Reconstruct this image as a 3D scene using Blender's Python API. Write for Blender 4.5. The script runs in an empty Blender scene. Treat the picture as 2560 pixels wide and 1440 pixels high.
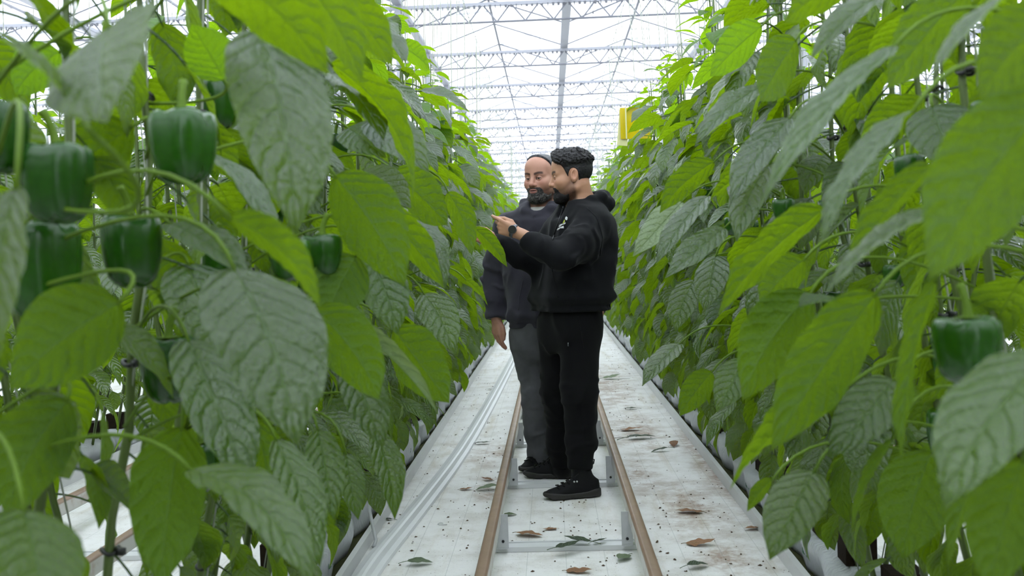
import bpy, bmesh, math, random
import numpy as np
from mathutils import Vector, Matrix

# ------------------------------------------------------------------ camera
W, H, F = 2560.0, 1440.0, 2400.0
CAMP = np.array([0.0, 0.0, 1.20])
VPX, VPY, ROLL = 1377.0, 645.0, math.radians(1.9)
_d = np.array([(VPX - W/2)/F, -(VPY - H/2)/F, -1.0]); _d /= np.linalg.norm(_d)
_u = np.array([-math.sin(ROLL), math.cos(ROLL), 0.0]); _u -= _d*np.dot(_u, _d); _u /= np.linalg.norm(_u)
_r = np.cross(_d, _u)
RC = np.array([_r, _d, _u])            # camera -> world
def P(px, py, Y):
    """the point at distance Y down the aisle that lies behind photo pixel (px, py)"""
    v = RC @ np.array([(px - W/2)/F, -(py - H/2)/F, -1.0])
    return CAMP + v*(Y/v[1])
def G(px, py, z=0.0):
    """the point on the horizontal plane z behind photo pixel (px, py)"""
    v = RC @ np.array([(px - W/2)/F, -(py - H/2)/F, -1.0])
    return CAMP + v*((z - CAMP[2])/v[2])

scene = bpy.context.scene
COL = scene.collection
cam = bpy.data.cameras.new('camera')
camo = bpy.data.objects.new('camera', cam); COL.objects.link(camo)
cam.sensor_width = 36.0; cam.lens = F/W*36.0
cam.clip_start = 0.05; cam.clip_end = 400
cam.dof.use_dof = True; cam.dof.focus_distance = 4.9; cam.dof.aperture_fstop = 4.8
m4 = Matrix([list(RC[i]) + [CAMP[i]] for i in range(3)] + [[0, 0, 0, 1]])
camo.matrix_world = m4
scene.camera = camo

# ------------------------------------------------------------------ overcast sky, exposure
world = bpy.data.worlds.new('overcast_sky'); scene.world = world
world.use_nodes = True
bg = world.node_tree.nodes['Background']
bg.inputs[0].default_value = (0.89, 0.945, 1.0, 1); bg.inputs[1].default_value = 2.3
scene.view_settings.view_transform = 'Standard'
scene.view_settings.look = 'None'
scene.view_settings.gamma = 1.0
scene.view_settings.use_curve_mapping = False
scene.view_settings.exposure = 0.85
scene.cycles.max_bounces = 10
scene.cycles.diffuse_bounces = 5
scene.cycles.transmission_bounces = 6
scene.cycles.transparent_max_bounces = 12

# ------------------------------------------------------------------ helpers
rng = random.Random(11)
def lin(r, g, b):
    f = lambda c: (c/255/12.92) if c/255 <= 0.04045 else ((c/255 + 0.055)/1.055)**2.4
    return (f(r), f(g), f(b), 1)
class NT:
    def __init__(s, name):
        s.m = bpy.data.materials.new(name); s.m.use_nodes = True
        s.t = s.m.node_tree; s.t.nodes.clear()
        s.out = s.n('ShaderNodeOutputMaterial')
    def n(s, kind, **kw):
        nd = s.t.nodes.new(kind)
        for k, v in kw.items():
            setattr(nd, k, v)
        return nd
    def l(s, a, b): s.t.links.new(a, b)
    def math(s, op, a, b=None, clamp=False):
        nd = s.n('ShaderNodeMath', operation=op, use_clamp=clamp)
        for i, x in enumerate((a, b)):
            if x is None: continue
            if isinstance(x, (int, float)): nd.inputs[i].default_value = x
            else: s.l(x, nd.inputs[i])
        return nd.outputs[0]
    def mix(s, fac, a, b):
        nd = s.n('ShaderNodeMix', data_type='RGBA')
        for i, x in ((0, fac), (6, a), (7, b)):
            if isinstance(x, (int, float)): nd.inputs[i].default_value = x
            elif isinstance(x, tuple): nd.inputs[i].default_value = x
            else: s.l(x, nd.inputs[i])
        return nd.outputs[2]
    def ramp(s, x, lo, hi):
        nd = s.n('ShaderNodeMapRange', interpolation_type='SMOOTHSTEP')
        nd.inputs[1].default_value = lo; nd.inputs[2].default_value = hi
        s.l(x, nd.inputs[0]); return nd.outputs[0]
    def noise(s, scale, detail=3, coord='Object', rough=0.55, vec=None, dist=0.0):
        nd = s.n('ShaderNodeTexNoise'); nd.inputs['Scale'].default_value = scale
        nd.inputs['Detail'].default_value = detail; nd.inputs['Roughness'].default_value = rough
        nd.inputs['Distortion'].default_value = dist
        s.l(vec if vec is not None else s.coord(coord), nd.inputs['Vector']); return nd.outputs['Fac']
    def coord(s, which='Object'):
        if not hasattr(s, 'tc'): s.tc = s.n('ShaderNodeTexCoord')
        return s.tc.outputs[which]
    def bump(s, h, strength, dist):
        b = s.n('ShaderNodeBump'); b.inputs['Strength'].default_value = strength
        b.inputs['Distance'].default_value = dist; s.l(h, b.inputs['Height']); return b.outputs[0]
    def princ(s, color, rough=0.5, spec=0.5, metal=0.0, normal=None):
        p = s.n('ShaderNodeBsdfPrincipled')
        for k, v in (('Base Color', color), ('Roughness', rough), ('Specular IOR Level', spec), ('Metallic', metal)):
            if isinstance(v, (int, float, tuple)): p.inputs[k].default_value = v
            else: s.l(v, p.inputs[k])
        if normal is not None: s.l(normal, p.inputs['Normal'])
        return p
    def done(s, sh):
        s.l(sh, s.out.inputs[0]); return s.m
def plain(name, col, rough=0.5, spec=0.5, metal=0.0, var=0.12, scale=30, bump=0.0):
    t = NT(name)
    n = t.noise(scale, 4)
    c2 = tuple(min(1, x*(1 - var*1.6)) for x in col[:3]) + (1,)
    c1 = tuple(min(1, x*(1 + var)) for x in col[:3]) + (1,)
    nb = t.bump(n, 0.5, bump) if bump else None
    return t.done(t.princ(t.mix(n, c2, c1), rough, spec, metal, nb).outputs[0])

def obj(name, data, mat=None, parent=None):
    o = bpy.data.objects.new(name, data); COL.objects.link(o)
    if mat is not None and data is not None and not data.materials: data.materials.append(mat)
    if parent is not None: o.parent = parent
    return o
def empty(name, loc=(0, 0, 0), rz=0.0):
    o = bpy.data.objects.new(name, None); COL.objects.link(o)
    o.location = loc; o.rotation_euler = (0, 0, rz); o.empty_display_size = 0.1
    return o
def tag(o, label=None, cat=None, group=None, kind=None):
    for k, v in (('label', label), ('category', cat), ('group', group), ('kind', kind)):
        if v: o[k] = v
    return o
def mesh(name, V, Fc, smooth=True, uv=None):
    me = bpy.data.meshes.new(name)
    me.from_pydata([tuple(map(float, v)) for v in V], [], [tuple(map(int, f)) for f in Fc])
    if smooth: me.polygons.foreach_set('use_smooth', [True]*len(me.polygons))
    if uv is not None:
        l = me.uv_layers.new(name='UVMap')
        li = np.zeros(len(me.loops), np.int32); me.loops.foreach_get('vertex_index', li)
        l.data.foreach_set('uv', np.asarray(uv, np.float32)[li].ravel())
    me.update()
    return me
class MB:
    def __init__(s): s.V = []; s.F = []; s.UV = []
    def add(s, V, Fc, uv=None):
        b = len(s.V); s.V.extend(V); s.F.extend([tuple(i + b for i in f) for f in Fc])
        s.UV.extend(uv if uv is not None else [(0, 0)]*len(V)); return s
    def box(s, c, d, rz=0.0):
        x, y, z = d[0]/2, d[1]/2, d[2]/2; cs, sn = math.cos(rz), math.sin(rz); V = []
        for a, b, e in ((-1,-1,-1),(1,-1,-1),(1,1,-1),(-1,1,-1),(-1,-1,1),(1,-1,1),(1,1,1),(-1,1,1)):
            V.append((c[0] + a*x*cs - b*y*sn, c[1] + a*x*sn + b*y*cs, c[2] + e*z))
        return s.add(V, [(0,3,2,1),(4,5,6,7),(0,1,5,4),(1,2,6,5),(2,3,7,6),(3,0,4,7)])
    def tube(s, pts, rad, n=8, cap=True, uv=None):
        pts = [np.array(p, float) for p in pts]; m = len(pts)
        rads = rad if isinstance(rad, (list, tuple, np.ndarray)) else [rad]*m
        V = []; Fc = []; prev = None
        for i in range(m):
            t = pts[min(i+1, m-1)] - pts[max(i-1, 0)]; t = t/(np.linalg.norm(t) + 1e-9)
            a = prev if prev is not None else (np.array([1.0, 0, 0]) if abs(t[0]) < 0.8 else np.array([0, 1.0, 0]))
            a = a - t*np.dot(a, t); a /= np.linalg.norm(a) + 1e-9; prev = a; b = np.cross(t, a)
            for k in range(n):
                th = 2*math.pi*k/n; V.append(pts[i] + rads[i]*(math.cos(th)*a + math.sin(th)*b))
        for i in range(m-1):
            for k in range(n):
                k2 = (k+1) % n; Fc.append((i*n+k, i*n+k2, (i+1)*n+k2, (i+1)*n+k))
        if cap: Fc.append(tuple(range(n-1, -1, -1))); Fc.append(tuple((m-1)*n + k for k in range(n)))
        return s.add(V, Fc, None if uv is None else [uv]*len(V))
    def mesh(s, name, smooth=False, uv=False): return mesh(name, s.V, s.F, smooth, s.UV if uv else None)
    def build(s, name, mat, parent=None, smooth=False, bevel=0.0):
        o = obj(name, s.mesh(name, smooth), mat, parent)
        if bevel:
            b = o.modifiers.new('bevel', 'BEVEL'); b.width = bevel; b.segments = 2; b.limit_method = 'ANGLE'
        return o
def bez(p0, p1, p2, n=10):
    p0, p1, p2 = map(np.array, (p0, p1, p2))
    return [(1-t)**2*p0 + 2*t*(1-t)*p1 + t*t*p2 for t in np.linspace(0, 1, n)]
# ------------------------------------------------------------------ setting materials
def m_floor():
    t = NT('white_ground_cloth')
    co = t.coord('Object')
    big = t.noise(1.1, 4, rough=0.6); mid = t.noise(5.5, 5, rough=0.65); fine = t.noise(55, 4); spk = t.noise(130, 2)
    # long streaks that run down the aisle
    mp = t.n('ShaderNodeMapping'); t.l(co, mp.inputs[0]); mp.inputs[3].default_value = (9, 1.2, 1)
    st = t.noise(1.0, 5, vec=mp.outputs[0], rough=0.65)
    base = t.mix(t.ramp(mid, 0.40, 0.75), lin(214, 213, 212), lin(190, 187, 182))
    base = t.mix(t.math('MULTIPLY', t.ramp(st, 0.50, 0.78), 0.75), base, lin(180, 171, 154))
    # brown soil stains either side of the rails
    sx = t.n('ShaderNodeSeparateXYZ'); t.l(co, sx.inputs[0])
    def blob(x, y, rx, ry):
        a = t.math('DIVIDE', t.math('SUBTRACT', sx.outputs[0], x), rx); b = t.math('DIVIDE', t.math('SUBTRACT', sx.outputs[1], y), ry)
        return t.math('SUBTRACT', 1.0, t.math('SQRT', t.math('ADD', t.math('MULTIPLY', a, a), t.math('MULTIPLY', b, b))), clamp=True)
    bl = None
    for q in ((0.62, 4.55, 0.26, 0.75), (0.66, 3.75, 0.2, 0.35), (0.45, 5.2, 0.14, 0.6), (0.55, 6.6, 0.22, 1.2), (-0.4, 5.9, 0.2, 0.5), (-0.37, 5.0, 0.12, 0.4), (0.5, 9, 0.3, 2.0), (0.85, 5.5, 0.12, 1.5), (0.15, 8.5, .2, 3)):
        b = blob(*q); bl = b if bl is None else t.math('MAXIMUM', bl, b)
    soil = t.math('MULTIPLY', t.math('MULTIPLY', bl, 1.7), t.ramp(t.math('ADD', t.math('MULTIPLY', mid, .6), t.math('MULTIPLY', t.noise(21, 5, rough=.7), .4)), 0.38, 0.66), clamp=True)
    soil = t.math('MAXIMUM', soil, t.math('MULTIPLY', t.ramp(big, 0.60, 0.74), t.math('MULTIPLY', t.ramp(mid, 0.46, 0.62), 0.55)))
    soil = t.math('MULTIPLY', soil, t.math('ADD', 0.12, t.math('MULTIPLY', fine, 1.0)), clamp=True)
    base = t.mix(soil, base, lin(130, 98, 72))
    base = t.mix(t.math('MULTIPLY', t.ramp(spk, 0.66, 0.72), t.ramp(mid, 0.3, 0.6)), base, lin(62, 48, 36))
    # woven guide lines of the cloth
    for ax, per, off in ((0, 0.155, 0.055), (1, 0.5, 0.2)):
        f = t.math('FRACT', t.math('DIVIDE', t.math('ADD', sx.outputs[ax], 10 + off), per))
        ln = t.math('LESS_THAN', f, 0.018 if ax == 0 else 0.004)
        base = t.mix(t.math('MULTIPLY', ln, 0.30), base, lin(96, 108, 108))
    nb = t.bump(t.math('ADD', mid, t.math('MULTIPLY', fine, 0.4)), 0.4, 0.012)
    return t.done(t.princ(base, 0.62, 0.35, 0, nb).outputs[0])
def m_rail():
    t = NT('painted_rail_with_rusty_top')
    sx = t.n('ShaderNodeSeparateXYZ'); t.l(t.coord('Object'), sx.inputs[0])
    mp = t.n('ShaderNodeMapping'); t.l(t.coord('Object'), mp.inputs[0]); mp.inputs[3].default_value = (60, 3, 60)
    n = t.noise(1.0, 5, vec=mp.outputs[0])
    n2 = t.noise(14, 4)
    z = t.math('ADD', sx.outputs[2], t.math('MULTIPLY', t.math('SUBTRACT', n, 0.5), 0.012))
    rust = t.ramp(z, 0.022, 0.029)
    wh = t.mix(t.ramp(n2, 0.45, 0.8), lin(196, 193, 188), lin(160, 140, 122))
    rc = t.mix(n2, lin(104, 80, 64), lin(158, 130, 108))
    return t.done(t.princ(t.mix(rust, wh, rc), 0.45, 0.5, 0.0, t.bump(n2, 0.2, 0.002)).outputs[0])
def m_glass():
    t = NT('greenhouse_glass')
    a = t.n('ShaderNodeBsdfTransparent'); a.inputs[0].default_value = (0.97, 0.985, 1, 1)
    b = t.n('ShaderNodeBsdfTranslucent'); b.inputs[0].default_value = (0.95, 0.97, 1, 1)
    g = t.n('ShaderNodeBsdfGlossy'); g.inputs['Roughness'].default_value = 0.1
    n = t.noise(0.6, 3)
    m1 = t.n('ShaderNodeMixShader'); t.l(t.math('ADD', 0.10, t.math('MULTIPLY', n, 0.16)), m1.inputs[0]); t.l(a.outputs[0], m1.inputs[1]); t.l(b.outputs[0], m1.inputs[2])
    m2 = t.n('ShaderNodeMixShader'); m2.inputs[0].default_value = 0.04; t.l(m1.outputs[0], m2.inputs[1]); t.l(g.outputs[0], m2.inputs[2])
    return t.done(m2.outputs[0])
def m_rust_white(): return plain('galvanised_bracket', lin(172, 173, 175), 0.45, 0.5, 0.1, 0.12, 25)
MF = m_floor(); MRAIL = m_rail(); MGLASS = m_glass(); MBRK = m_rust_white()
MFRAME = plain('white_painted_steel', lin(146, 147, 154), 0.45, 0.5, 0, 0.04, 4)
MBAR = plain('galvanised_thin_bar', lin(112, 113, 120), 0.5, 0.4, 0, 0.05, 6)
MHOOK = plain('grey_screen_hooks', lin(92, 92, 98), 0.5, 0.4)
MGUT = plain('white_coated_gutter', lin(190, 190, 190), 0.38, 0.5, 0, 0.06, 9)
MOLIVE = plain('dark_olive_coat', lin(66, 68, 40), 0.9, 0.2, 0, 0.35, 30, 0.004)
MPIPE = plain('white_plastic_profile', lin(196, 197, 198), 0.4, 0.5, 0, 0.04, 6)

# ------------------------------------------------------------------ floor
CX = 0.02                      # centre line of our aisle
ROWS = 1.98                     # aisle pitch
LIP = 0.855                     # aisle half width
YB, YE = -7.0, 78.0
def gridplane(x0, x1, y0, y1, nx, ny):
    V = [(x0 + (x1-x0)*i/nx, y0 + (y1-y0)*j/ny, 0) for j in range(ny+1) for i in range(nx+1)]
    Fc = [(j*(nx+1)+i, j*(nx+1)+i+1, (j+1)*(nx+1)+i+1, (j+1)*(nx+1)+i) for j in range(ny) for i in range(nx)]
    return V, Fc
fl = obj('floor', mesh('floor', *gridplane(-17.5, 17.5, YB-3, 100, 10, 30), smooth=False), MF)
tag(fl, 'white ground cloth with brown soil stains between the rows', kind='structure')

# ------------------------------------------------------------------ roof
GUTX = [0.5 + 3.4*k for k in range(-5, 6)]
ZG, ZR, ZL = 6.36, 7.02, 5.95
TRUSS = [19.3 + 4.5*k for k in range(-5, 18)]
ceil_ = tag(empty('ceiling', (0, 0, 0)), 'glass greenhouse roof of ridges and valleys', kind='structure')
for a, b in zip(GUTX[:-1], GUTX[1:]):
    mid = (a + b)/2
    for e, sgn in ((a, 1), (b, -1)):
        w = MB(); t = 0.006
        w.add([(e, YB-2, ZG+.06), (mid, YB-2, ZR), (mid, 100, ZR), (e, 100, ZG+.06), (e, YB-2, ZG+.06+t), (mid, YB-2, ZR+t), (mid, 100, ZR+t), (e, 100, ZG+.06+t)],
              [(0,1,2,3), (7,6,5,4), (0,4,5,1), (1,5,6,2), (2,6,7,3), (3,7,4,0)])
        w.build('roof_glass', MGLASS, ceil_)
        gb = MB(); y = 1.3
        while y < 99:
            gb.tube([(e, y, ZG+.05), (mid, y, ZR-.01)], 0.019, 4); y += 2.25
        gb.build('glazing_bars', MBAR, ceil_)
    r = MB(); r.box((mid, 46, ZR-.02), (0.05, 108, 0.05)); r.build('ridge_bar', MBAR, ceil_)
    # ridge vents standing ajar: every second bay, one side
    for k, ty in enumerate(TRUSS):
        if ty < 5 or ty > 62: continue
        s = 1 if (k % 2 == 0) else -1
        hx, hz = mid + s*0.05, ZR + 0.0
        ex, ez = mid + s*1.10, ZR - 0.42 + 0.36
        y0, y1 = ty + 1.2, ty + 3.3
        v = MB()
        for p, q in (((hx, y0, hz), (ex, y0, ez)), ((hx, y1, hz), (ex, y1, ez)), ((ex, y0, ez), (ex, y1, ez)), ((hx, (y0+y1)/2, hz), (ex, (y0+y1)/2, ez))):
            v.tube([p, q], 0.028, 4)
        v.tube([(ex, (y0+y1)/2, ez), (ex - s*0.02, (y0+y1)/2, ez-0.38)], 0.018, 4)
        vo = v.build('vent_frame', MBAR, ceil_)
        g = MB(); g.add([(hx, y0, hz), (ex, y0, ez), (ex, y1, ez), (hx, y1, hz), (hx, y0, hz+.005), (ex, y0, ez+.005), (ex, y1, ez+.005), (hx, y1, hz+.005)],
                        [(0,1,2,3), (7,6,5,4), (0,4,5,1), (1,5,6,2), (2,6,7,3), (3,7,4,0)])
        g.build('pane', MGLASS, vo)
for x in GUTX:
    g = MB(); g.box((x, 46, ZG+.02), (0.17, 108, 0.05)); g.box((x-.085, 46, ZG+.06), (.02, 108, .08)); g.box((x+.085, 46, ZG+.06), (.02, 108, .08))
    g.build('valley_gutter', MFRAME, ceil_)
STEP = 3.4/6
bar_me = {}
for s in (1, -1):
    bar_me[s] = MB().tube([(-STEP/4*s, 0, ZL), (STEP/4*s, 0, ZG-.06)], 0.018, 5).mesh('web_bar')
post_me = MB().box((0, 0, ZG/2), (0.13, 0.09, ZG)).mesh('post')
hook_me = None
for k, ty in enumerate(TRUSS):
    tr = tag(empty('roof_truss', (0, ty, 0)), kind='structure')
    tr['label'] = 'white lattice roof truss crossing above the aisle'
    c = MB(); c.box((0, 0, ZG-.06), (34.0, 0.06, 0.075)); c.build('top_chord', MFRAME, tr)
    c = MB(); c.tube([(-17, 0, ZL), (17, 0, ZL)], 0.024, 6); c.build('bottom_chord', MBAR, tr)
    if hook_me is None:
        hb = MB(); x = -16.9
        while x < 17:
            hb.box((x, -0.03, ZG-.115), (0.022 if rng.random() < .6 else .05, 0.012, 0.045 + 0.03*rng.random())); x += 0.105
        hook_me = hb.mesh('screen_hooks')
    ho = obj('screen_hooks', hook_me, MHOOK, tr); ho['kind'] = 'stuff'
    pieces = 3 <= (ty - 10.3)/4.5 + 1.01 <= 8 or 18 < ty < 40
    joined = MB()
    x = GUTX[0]; i = 0
    while x < GUTX[-1] - 0.01:
        for s, xx in ((-1, x + STEP/4), (1, x + 3*STEP/4)):
            if 18 < ty < 36 and -7 < xx < 8:
                o = obj('web_bar', bar_me[s], MBAR, tr); o.location = (xx, 0, 0)
            else:
                joined.tube([(xx - STEP/4*s, 0, ZL), (xx + STEP/4*s, 0, ZG-.06)], 0.018, 4, cap=False)
        x += STEP
    jo = joined.build('web_lattice', MBAR, tr); jo['kind'] = 'stuff'
    for x in (-16.5, -9.7, -2.9, 3.9, 10.7, 17.5):
        if ty < 14 and abs(x) < 5: continue
        o = obj('post', post_me, MFRAME, tr); o.location = (x, 0, 0)
# end and side walls
for nm, pts in (('wall_back', ((-17.3, 100), (17.6, 100))), ('wall_front', ((-17.3, YB-2), (17.6, YB-2))), ('wall_left', ((-17.3, YB-2), (-17.3, 100))), ('wall_right', ((17.6, YB-2), (17.6, 100)))):
    (x0, y0), (x1, y1) = pts
    wl = tag(empty(nm), kind='structure')
    w = MB(); w.add([(x0, y0, 0), (x1, y1, 0), (x1, y1, ZG), (x0, y0, ZG), (x0+.01, y0+.01, 0), (x1+.01, y1+.01, 0), (x1+.01, y1+.01, ZG), (x0+.01, y0+.01, ZG)],
                    [(0,1,2,3), (7,6,5,4), (0,4,5,1), (1,5,6,2), (2,6,7,3), (3,7,4,0)])
    w.build('glass_wall', MGLASS, wl)
    L = math.hypot(x1-x0, y1-y0); n = int(L/2.3); b = MB()
    for i in range(n+1):
        f = i/n; b.box((x0 + (x1-x0)*f, y0 + (y1-y0)*f, ZG/2), (.08, .08, ZG))
    for z in (0.5, 2.2, 4.2):
        b.tube([(x0, y0, z), (x1, y1, z)], .03, 4)
    b.build('glazing_bars', MFRAME, wl)

# ------------------------------------------------------------------ rails
RZ, RR, GA = 0.155, 0.029, 0.280
def rsec(w, h, r, n=4):
    out = []
    for cx, cz, a0 in ((w-r, h-r, 0), (-w+r, h-r, 90), (-w+r, -h+r, 180), (w-r, -h+r, 270)):
        for k in range(n+1):
            a = math.radians(a0 + 90*k/n); out.append((cx + r*math.cos(a), cz + r*math.sin(a)))
    return out

sl_me = MB().box((0, 0, 0.011), (2*GA+.06, 0.07, 0.02)).box((0, .03, .022), (2*GA+.06, .012, .008)).mesh('sleeper')
br = MB(); br.box((.020, -.03, 0.075), (0.045, 0.005, 0.14)); br.box((0, 0, 0.075), (0.005, 0.06, 0.14)); br.box((.018, 0, 0.006), (.04, .07, .005))
br_me = br.mesh('bracket')
bo_me = MB().tube([(0.02, -.031, .035), (.02, -.037, .035)], .006, 8).mesh('bolt')
MBOLT = plain('dark_bolt', lin(40, 40, 42), 0.4, 0.5, 0.6)
def profile_strip(pts, section):
    m = MB(); n = len(section)
    for i, p in enumerate(pts):
        t = pts[min(i+1, len(pts)-1)] - pts[max(i-1, 0)]; t = t/np.linalg.norm(t); r = np.array([t[1], -t[0], 0])
        m.V.extend([p + r*a + np.array([0, 0, b]) for a, b in section])
    for i in range(len(pts)-1):
        for k in range(n):
            k2 = (k+1) % n; m.F.append((i*n+k, i*n+k2, (i+1)*n+k2, (i+1)*n+k))
    m.F.append(tuple(range(n))); m.F.append(tuple(range(len(pts)*n-1, (len(pts)-1)*n-1, -1)))
    m.UV = [(0, 0)]*len(m.V)
    return m
rail_me = profile_strip([np.array([0, y, 0.0]) for y in np.linspace(0.2, YE, 12)], rsec(.022, .036, .014)).mesh('rail', True)
SLY = [3.93 + 1.09*k for k in range(-3, 22)]
for ai, (cx, lab) in enumerate(((CX, 'steel pipe rail track with rusty tops that the two men stand between'),
                  (CX - ROWS, 'steel pipe rail track in the next aisle left, behind the left plants'),
                  (CX + ROWS, 'steel pipe rail track in the next aisle right, behind the right plants'))):
    tr = tag(empty('rail_track', (cx, 0, 0)), lab, 'rail track', 'pipe rail tracks down the aisles')
    for s in (-1, 1):
        o = obj('rail', rail_me, MRAIL, tr); o.location = (s*GA, 0, RZ)
    for y in SLY if ai == 0 else SLY[:12]:
        o = obj('sleeper', sl_me, MPIPE, tr); o.location = (0, y, 0)
        for s in (-1, 1):
            o = obj('bracket', br_me, MBRK, tr); o.location = (s*(GA-.008), y-.03, 0.02)
            o.scale = (-s, 1, 1)
            if y < 8 and ai == 0:
                b = obj('bolt', bo_me, MBOLT, o)
# white profile lying along the left edge of our aisle
pts = [G(905, 1445), G(1010, 1320), G(1150, 1141), G(1225, 1010), G(1284, 899)]
pts = [np.array([p[0], p[1], 0.0]) for p in pts]
ext = pts[0] + (pts[0]-pts[1])*1.2; ext[0] = max(ext[0], -.735)
pts = [ext] + pts + [np.array([-0.36, 24.0, 0]), np.array([-0.30, 50.0, 0])]
from_pts = []
for a, b in zip(pts[:-1], pts[1:]):
    for f in np.linspace(0, 1, 5)[:-1]: from_pts.append(a + (b-a)*f)
from_pts.append(pts[-1])
for _ in range(3):
    from_pts = [from_pts[0]] + [(from_pts[i-1] + 2*from_pts[i] + from_pts[i+1])/4 for i in range(1, len(from_pts)-1)] + [from_pts[-1]]
sec = [(-.055, .001), (.055, .001), (.05, .012), (.030, .018), (.018, .034), (.008, .038), (-.008, .038), (-.018, .034), (-.030, .018), (-.05, .012)]
po = profile_strip(from_pts, sec).build('edge_profile', MPIPE)
tag(po, 'white plastic edge profile curving along the floor left of the rails', 'plastic strip')

# ------------------------------------------------------------------ gutters, grow bags
gsec = [(-.145, .0), (.145, .0), (.145, .055), (.125, .06), (.118, .03), (.10, .016), (-.10, .016), (-.118, .03), (-.125, .06), (-.145, .055)]
gl = [('white grow gutter along the left edge of the rail aisle', CX - LIP - .12), ('white grow gutter along the right edge of the rail aisle', CX + LIP + .12),
      ('white grow gutter one aisle further left', CX - LIP - .12 - ROWS), ('white grow gutter one aisle further right', CX + LIP + .12 + ROWS)]
for lab, x in gl:
    gt = tag(empty('grow_gutter', (x, 0, 0)), lab, 'gutter', 'grow gutters under the plant rows')
    o = profile_strip([np.array([0, y, 0.0]) for y in (YB, 10, 30, YE)], gsec).build('channel', MGUT, gt)
    d = MB(); d.box((0, (YB+YE)/2, .018), (.22, YE-YB-.02, .008)); d.build('olive_film', MOLIVE, gt)  # thin dark olive strip along the gutter bed
def m_bag():
    t = NT('white_grow_bag_film')
    n = t.noise(14, 5); mp = t.n('ShaderNodeMapping'); t.l(t.coord('Object'), mp.inputs[0]); mp.inputs[3].default_value = (12, 40, 6)
    w = t.noise(1, 3, vec=mp.outputs[0], dist=1.5)
    return t.done(t.princ(t.mix(n, lin(166, 168, 173), lin(184, 186, 190)), 0.33, 0.5, 0, t.bump(w, 0.5, 0.02)).outputs[0])
MBAG = m_bag()
MBLOCK = plain('dark_coir_block', lin(36, 27, 20), 0.95, 0.15, 0, 0.5, 60, 0.006)
MPRINT = plain('green_print', lin(46, 104, 72), 0.5, 0.3)
def bag_mesh():
    m = MB(); nx, ny, nz = 6, 16, 4
    L, Wd, Hh = 0.98, 0.19, 0.15; r_ = random.Random(4)
    bm = bmesh.new()
    bmesh.ops.create_cube(bm, size=1.0)
    bmesh.ops.subdivide_edges(bm, edges=bm.edges[:], cuts=5, use_grid_fill=True)
    for v in bm.verts:
        x, y, z = v.co
        k = 1 - 0.16*abs(2*z)**4 - .10*abs(2*y)**6
        bulge = 0.012*math.sin(y*19 + x*3) + .008*math.sin(y*41+z*7)
        v.co = ((x*k)*Wd + (bulge if abs(x) > .49 else 0), y*L*(1 - .03*abs(2*z)**3), 0.02 + (z + .5)*Hh*(1 + .06*math.sin(y*11)) - (.02*abs(2*x)**4 if z > .49 else 0))
    me = bpy.data.meshes.new('grow_bag'); bm.to_mesh(me); bm.free()
    me.polygons.foreach_set('use_smooth', [True]*len(me.polygons)); return me
ORD = ['', 'first', 'second', 'third', 'fourth', 'fifth', 'sixth', 'seventh', 'eighth', 'ninth', 'tenth', 'eleventh', 'twelfth', 'thirteenth', 'fourteenth', 'fifteenth', 'sixteenth']
bag_me = bag_mesh()
def text_mesh(txt, size):
    c = bpy.data.curves.new('print', 'FONT'); c.body = txt; c.size = size; c.extrude = 0.0006; c.resolution_u = 2
    o = bpy.data.objects.new('tmp', c); COL.objects.link(o)
    dg = bpy.context.evaluated_depsgraph_get(); dg.update()
    me = bpy.data.meshes.new_from_object(o.evaluated_get(dg)); bpy.data.objects.remove(o); return me
print_me = text_mesh('d.si', 0.055)
print_me.materials.clear(); print_me.materials.append(MPRINT)
blk_me = MB().box((0, 0, 0.05), (0.10, 0.10, 0.10)).mesh('coir_block')
for gi, (lab, x) in enumerate(gl):
    n = 76 if gi < 2 else 17
    side = 'left' if x < 0 else 'right'
    for k in range(n):
        y = -0.6 + 1.03*k
        b = obj('grow_bag', bag_me, MBAG); b.location = (x, y, 0.004); b.rotation_euler = (0, 0, rng.uniform(-.02, .02) + (math.pi if rng.random() < .5 else 0))
        where = ('lining the %s edge of the rail aisle' if gi < 2 else 'one aisle further %s') % side
        nth = k - 2
        lab_b = ('%s white grow bag from the camera, ' % ORD[nth] if gi < 2 and 1 <= nth <= 16 else ('white grow bag far down the row, ' if gi < 2 and nth > 16 else 'white plastic grow bag under the pepper plants ')) + where
        tag(b, lab_b, 'grow bag', 'grow bags in the gutter ' + where)
        if y < 9:
            for q in (-.3, 0.03, .34):
                o = obj('coir_block', blk_me, MBLOCK, b); o.location = (rng.uniform(-.02, .02), q, .162)
        if gi < 2 and y < 9:
            o = obj('print', print_me, MPRINT, b); s = 1 if x < 0 else -1
            flip = 1 if abs(b.rotation_euler[2]) < 1 else -1
            s2 = s*flip
            o.matrix_local = Matrix.Translation((s2*.1005, -.05*s2, .075)) @ Matrix.Rotation(math.pi/2 if s2 > 0 else -math.pi/2, 4, 'Z') @ Matrix.Rotation(math.pi/2, 4, 'X')
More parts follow.
